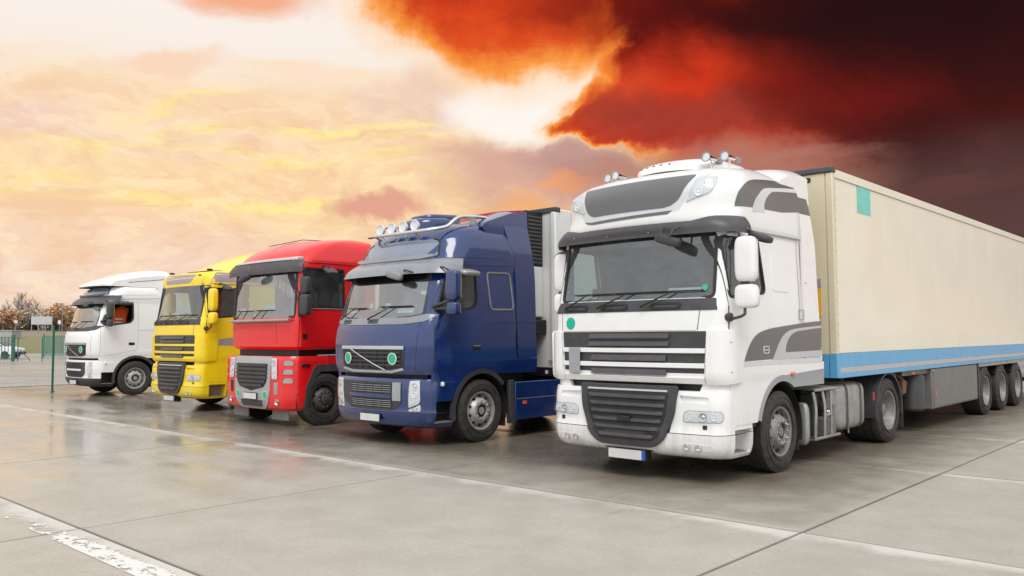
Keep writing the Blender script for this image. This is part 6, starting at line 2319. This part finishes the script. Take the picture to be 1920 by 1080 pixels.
DV = Vector((fw.x, fw.y, 0)).normalized()      # general direction in which the open side of the yard lies
RV = Vector((DV.y, -DV.x, 0))


def away(deg, dist, z=0.0):
    """point at a bearing (degrees right of the yard's long diagonal) and distance from the yard corner"""
    a = R(deg)
    d = DV * math.cos(a) + RV * math.sin(a)
    p = CAM + d * dist
    return Vector((p.x, p.y, z))


def bank():
    bm = bmesh.new()
    rnd = random.Random(3)
    angs = [-75 + i * 2.5 for i in range(45)]
    rings = ((104, 0.0), (110, .45), (118, 1.4), (126, 2.15), (134, 2.45), (150, 2.6), (185, 3.2), (260, 5.0), (420, 7.0), (900, 6.0))
    V = []
    for a in angs:
        row = []
        for d, h in rings:
            p = away(a, d * (1 + .01 * math.sin(a * .3)), h * (1 + .05 * math.sin(a * .7 + d)) + (rnd.uniform(-.05, .05) if h else -.05))
            row.append(bm.verts.new(p))
        V.append(row)
    for i in range(len(angs) - 1):
        for j in range(len(rings) - 1):
            bm.faces.new((V[i][j], V[i][j + 1], V[i + 1][j + 1], V[i + 1][j]))
    tag(obj('hills', bm, grass_m, ang=80), kind='structure')


def foliage(bm, c, rx, rz, n, rnd, size):
    for _ in range(n):
        while True:
            q = Vector((rnd.uniform(-1, 1), rnd.uniform(-1, 1), rnd.uniform(-1, 1)))
            if .15 < q.length < 1: break
        q *= (q.length ** -.35)
        k = 1 + .22 * math.sin(q.x * 5 + q.z * 4) * math.cos(q.y * 6)
        p = c + Vector((q.x * rx * k, q.y * rx * k, q.z * rz * k))
        s = size * rnd.uniform(.5, 1.3)
        u = Vector((rnd.uniform(-1, 1), rnd.uniform(-1, 1), rnd.uniform(-1, 1))).normalized()
        w = u.cross(Vector((rnd.uniform(-1, 1), rnd.uniform(-1, 1), rnd.uniform(-1, 1)))).normalized()
        vs = [bm.verts.new(p + u * s * a + w * s * b) for a, b in ((-.5, -.2), (.1, -.55), (.55, .1), (0, .5))]
        bm.faces.new(vs)


def leafy_tree(p, h, rx, m, label, seed, cat='tree'):
    rnd = random.Random(seed)
    h *= .74
    t = thing('leafy_tree', label, cat, p, 0, 'autumn trees on the far bank')
    bm = bmesh.new()
    tube(bm, [(0, 0, -.3), (.05, 0, h * .3), (0, .05, h * .7)], [.18, .14, .06], 6)
    for k in range(5):
        a = rnd.uniform(0, 6.28)
        tube(bm, [(0, 0, h * (.2 + .08 * k)), (math.cos(a) * rx * .6, math.sin(a) * rx * .6, h * (.5 + .08 * k))], [.08, .03], 5)
    obj('trunk', bm, bark, t)
    bm = bmesh.new()
    for k in range(7):
        c = Vector((rnd.uniform(-.5, .5) * rx, rnd.uniform(-.5, .5) * rx, h * rnd.uniform(.30, .78)))
        foliage(bm, c, rx * rnd.uniform(.45, .7), h * rnd.uniform(.18, .27), 520, rnd, .34)
    obj('crown', bm, m, t)
    return t


def bare_tree(p, h, label, seed):
    rnd = random.Random(seed)
    h *= .78
    t = thing('bare_tree', label, 'tree', p, 0, 'bare trees on the far bank')
    bm = bmesh.new()
    tube(bm, [(0, 0, -.3), (.1, 0, h * .4), (0, .1, h * .75), (.1, 0, h)], [.16, .12, .07, .02], 5)
    obj('trunk', bm, bark, t)
    bm = bmesh.new()
    for k in range(34):
        z = h * rnd.uniform(.25, .95)
        a = rnd.uniform(0, 6.28)
        L_ = (h - z) * .35 + rnd.uniform(.4, 1.2)
        e = Vector((math.cos(a) * L_ * .6, math.sin(a) * L_ * .6, z + L_ * .8))
        tube(bm, [(0, 0, z), e * .5 + Vector((0, 0, z * .5)), e], [.05, .035, .015], 4)
        for q in range(3):
            b = Vector((0, 0, z)).lerp(e, rnd.uniform(.4, .9))
            tube(bm, [b, b + Vector((rnd.uniform(-.5, .5), rnd.uniform(-.5, .5), rnd.uniform(.3, .8)))], [.025, .01], 4)
    o = obj('branches', bm, bark, t)
    o['kind'] = 'stuff'
    return t


def woods():
    # undergrowth that reads as one mass behind the trees
    rnd = random.Random(11)
    bm = bmesh.new()
    for i in range(120):
        a = -40 + i * .32
        p = away(a, rnd.uniform(160, 200), 3.2)
        h = rnd.uniform(2.2, 3.6)
        foliage(bm, p + Vector((0, 0, h * .40)), rnd.uniform(1.6, 2.6), h * .6, 240, rnd, .55)
    tag(obj('thicket', bm, leafs[3]), 'brown and olive undergrowth massed along the far bank', 'thicket', kind='stuff')
    spots = [(-31.4, 150, 4.8, 2.4, 0, 'orange-leaved tree at the left edge of the far bank'),
             (-30.8, 166, 5.0, 3.0, 3, 'brown bushy tree beside the small orange tree at the far left'),
             (-30.2, 172, 5.6, 3.0, 3, 'brown tree below the tallest bare trees on the bank'),
             (-29.7, 172, 5.4, 2.8, 2, 'olive tree just left of the long white board'),
             (-29.2, 168, 5.6, 2.6, 3, 'brown tree with rusty tips directly behind the long white board'),
             (-28.75, 162, 5.4, 2.4, 1, 'ochre tree between the white board and the orange tree'),
             (-28.2, 158, 6.2, 3.2, 0, 'large orange autumn tree beside the leftmost white lorry'),
             (-27.5, 160, 6.0, 2.8, 1, 'ochre tree showing right behind the leftmost white lorry')]
    for k, (a, d, h, rx, mi, lb) in enumerate(spots):
        leafy_tree(away(a, d, 2.8), h, rx, leafs[mi], lb, 20 + k)
    for k, (a, d, h, lb) in enumerate(((-31.2, 175, 6.6, 'bare thin tree at the left edge above the grey hut'), (-30.5, 172, 8.4, 'tallest bare tree rising over the bank'),
                                       (-30.7, 175, 7.4, 'bare tree leaning beside the tallest one'), (-29.8, 172, 6.8, 'slender bare tree left of the white board'), (-30.15, 174, 6.6, 'thin bare tree between the tall pair and the board'))):
        bare_tree(away(a, d, 2.8), h, lb, 60 + k)


def furniture():
    # long white board on four posts
    p = away(-29.43, 133, 2.35)
    rz = math.atan2(DV.y, DV.x) - PI / 2 - R(-28.05) * 0
    t = thing('notice_board', 'long white board standing on four thin posts on the grassy bank', 'sign', p, rz)
    nbox('board', (-1.45, 1.45, -.05, .0, 1.15, 2.28), board_grey, t)
    for k in range(4):
        nbox('panel', (-1.43 + .715 * k, -1.43 + .715 * k + .70, -.065, -.051, 1.18, 2.25), board_grey, t)
    for x in (-1.42, -.48, .48, 1.42):
        nbox('post', (x - .045, x + .045, .0, .08, -.1, 2.28), galv, t)
    # small white sign
    t = thing('small_sign', 'small square white sign on a tall thin pole right of the long board', 'sign', away(-28.5, 131, 2.3), rz)
    nbox('sign_plate', (-.20, .20, -.02, 0, 1.25, 1.75), white_sticker, t)
    ntube('pole', [(0, .03, -.2), (0, .03, 1.8)], .03, galv, t, 6)
    t = thing('small_sign', 'pale sign on a thin pole left of the long white board', 'sign', away(-30.76, 131, 2.3), rz)
    nbox('sign_plate', (-.24, .24, -.02, 0, 1.35, 1.75), pale_grey, t)
    ntube('pole', [(0, .03, -.2), (0, .03, 3.0)], .03, galv, t, 6)
    # street lamps beyond
    for a, lb in ((-29.38, 'street lamp rising behind the long white board'), (-28.35, 'street lamp in front of the large orange tree')):
        t = thing('street_lamp', lb, 'street lamp', away(a, 150, 2.5), rz, 'street lamps on the bank')
        ntube('pole', [(0, 0, -.2), (0, 0, 4.0), (.2, 0, 4.25)], [.06, .045, .04], galv, t, 6)
        rbox('lamp_head', (.45, 0, 4.28), (.35, .12, .07), white_sticker, t, .7)
    # hut wall on the bank at the left edge
    t = thing('hut', 'low grey flat-roofed hut at the left edge of the bank', 'hut', away(-31.3, 120, 1.6), rz)
    nbox('wall', (-1.5, 1.15, -.5, 1.5, -.4, .95), hut_grey, t)
    nbox('roof', (-1.6, 1.25, -.6, 1.6, .951, 1.05), light_grey_decal, t)
    # green slatted gates
    def gate(p, ang, n, label, h=1.75, w=2.6, m=green_metal, r_=.05):
        t = thing('metal_gate', label, 'gate', p, ang, 'green metal gates')
        for x in (0, w):
            nbox('gate_post', (x - r_, x + r_, -r_, r_, -.05, h + .1), m, t)
        for z in (.12, h - .1):
            nbox('rail', (0, w, -.025, .025, z, z + .06), m, t)
        for k in range(n):
            x = w * (k + .5) / n
            nbox('bar', (x - .022, x + .022, -.02, .02, .15, h - .05), m, t)
        return t
    q = Vector((-62.6, 11.9, 0))
    d = Vector((-.62, -.78, 0))
    g = math.atan2(d.y, d.x)
    gate(q, g, 16, 'dark green slatted gate in front of the parked white car', 1.80, 3.6, green_metal, .09)
    q2 = away(-29.3, 84, 0)
    gate(q2, math.atan2(RV.y, RV.x) + R(0), 20, 'pale green slatted gate standing open in front of the grassy slope', 1.9, 2.3, green_light, .06)
    nbox_t = tag(nbox('gate_track', (0, 2.6, -.05, .05, .0, .06), galv, None), 'low steel gate rail lying on the yard below the pale green gate', 'rail')
    nbox_t.location = away(-29.4, 80, 0)
    nbox_t.rotation_euler = (0, 0, math.atan2(RV.y, RV.x))
    # thin fence posts with a strut
    for k, (p, lb) in enumerate(((Vector((-60.6, 13.2, 0)), 'thin dark fence post with a slanting strut, alone in the far yard'), (Vector((-62.2, 12.1, 0)), 'thin dark fence post close beside the dark green gate'))):
        t = thing('fence_post', lb, 'post', p, 0, 'thin posts of the far fence')
        ntube('post', [(0, 0, 0), (0, 0, 1.75)], .03, green_metal, t, 6)
        if k == 0:
            ntube('strut', [(-.70, -.55, .04), (-1.35, -1.06, .85)], .03, green_metal, t, 6)
    # parked car behind the gate
    car = thing('parked_car', 'white hatchback parked behind the dark green gate', 'car', away(-31.75, 82, 0), math.atan2(RV.y, RV.x))
    prof = rpoly([(-2.0, .35), (2.05, .35), (2.10, .60), (2.0, .85), (1.15, 1.0), (.55, 1.42), (-.9, 1.46), (-1.7, 1.2), (-2.0, .95)], .12)
    bm = bmesh.new()
    rows = []
    for i in range(11):
        s_ = -1 + i / 5
        k = 1 - .06 * abs(s_) ** 4
        rows.append([bm.verts.new((x * (1 - .03 * abs(s_) ** 3), .84 * s_ * (1 if z < .95 else 1 - .22 * (z - .95) / .5), .35 + (z - .35) * k)) for x, z in prof])
    for A, B in zip(rows[:-1], rows[1:]):
        for j in range(len(prof)):
            bm.faces.new((A[j], A[(j + 1) % len(prof)], B[(j + 1) % len(prof)], B[j]))
    bm.faces.new(rows[0]); bm.faces.new(rows[-1][::-1])
    obj('body', bm, white_paint, car, ang=40)
    bw = rpoly([(1.02, 1.02), (.50, 1.36), (-.85, 1.40), (-1.45, 1.12), (-1.35, 1.0)], .05)
    obj('side_windows', prism([(x, z) for x, z in bw], 'Y', -.835, -.80), black_gloss, car)
    obj('windscreen', prism(rpoly([(1.10, 1.01), (.60, 1.39), (.64, 1.41), (1.16, 1.02)], .005), 'Y', -.62, .62), black_gloss, car)
    nbox('front_bumper', (1.75, 2.13, -.80, .80, .30, .56), dark_plastic, car, bev=.05)
    for s in (1, -1):
        nbox('headlight', (1.86, 2.06, s * .66 - .12, s * .66 + .12, .66, .80), reflector, car, bev=.03)
    for x in (1.30, -1.25):
        for s in (1, -1):
            bm = bmesh.new()
            lathe(bm, [(-.1, .2), (-.1, .31), (.1, .31), (.1, .2), (.08, .19), (.08, 0)], 'Y', 20, (x, s * .76, .31))
            w_ = obj('wheel', bm, tyre_rubber, car)
            bm = bmesh.new()
            lathe(bm, [(0, .19), (.01, .18), (.01, 0)], 'Y', 16, (x, s * .76 + (s * .1), .31))
            obj('hubcap', bm, dull_alu, w_)
    nbox('rear_light', (-1.99, -1.92, -.75, -.55, .75, .95), red_lens, car)


def mesh_fence():
    """welded mesh fence beyond the leftmost lorry"""
    a, b = Vector((-22.65, 1.14, 0)), Vector((-24.02, .08, 0))
    d = (b - a).normalized()
    ang = math.atan2(d.y, d.x)
    t = thing('mesh_fence', 'green wire mesh fence with one post showing left of the leftmost white lorry', 'fence', a, ang)
    for k, x in enumerate((-1.25, 0, 2.5, 5.0, 7.5)):
        if x < 0: continue
        p = ntube('fence_post', [(x, 0, 0), (x, 0, 2.05)], .032, green_metal, t, 10)
        ntube('post_cap', [(x, 0, 2.05), (x, 0, 2.09)], .036, green_metal, p, 10)
        ntube('post_foot', [(x, 0, 0), (x, 0, .02)], .07, dark_plastic, p, 10)
    for (x0, x1) in ((-.95, -.04), (.04, 2.46), (2.54, 4.96), (4.96, 7.46)):
        bm = bmesh.new()
        n = int((x1 - x0) / .05)
        for i in range(n + 1):
            x = x0 + (x1 - x0) * i / n
            box(bm, x - .0016, x + .0016, -.0016, .0016, .05, 1.96)
        for j in range(10):
            z = .06 + j * .21
            box(bm, x0, x1, -.005, -.0018, z - .0018, z + .0018)
        o = obj('wire_panel', bm, wire_grey, t)
        o['kind'] = 'stuff'


bank()
woods()
furniture()
mesh_fence()

beige_trailer()
white_hero()
reefer_trailer()
blue_lorry()
red_lorry()
yellow_lorry()
white_left_lorry()
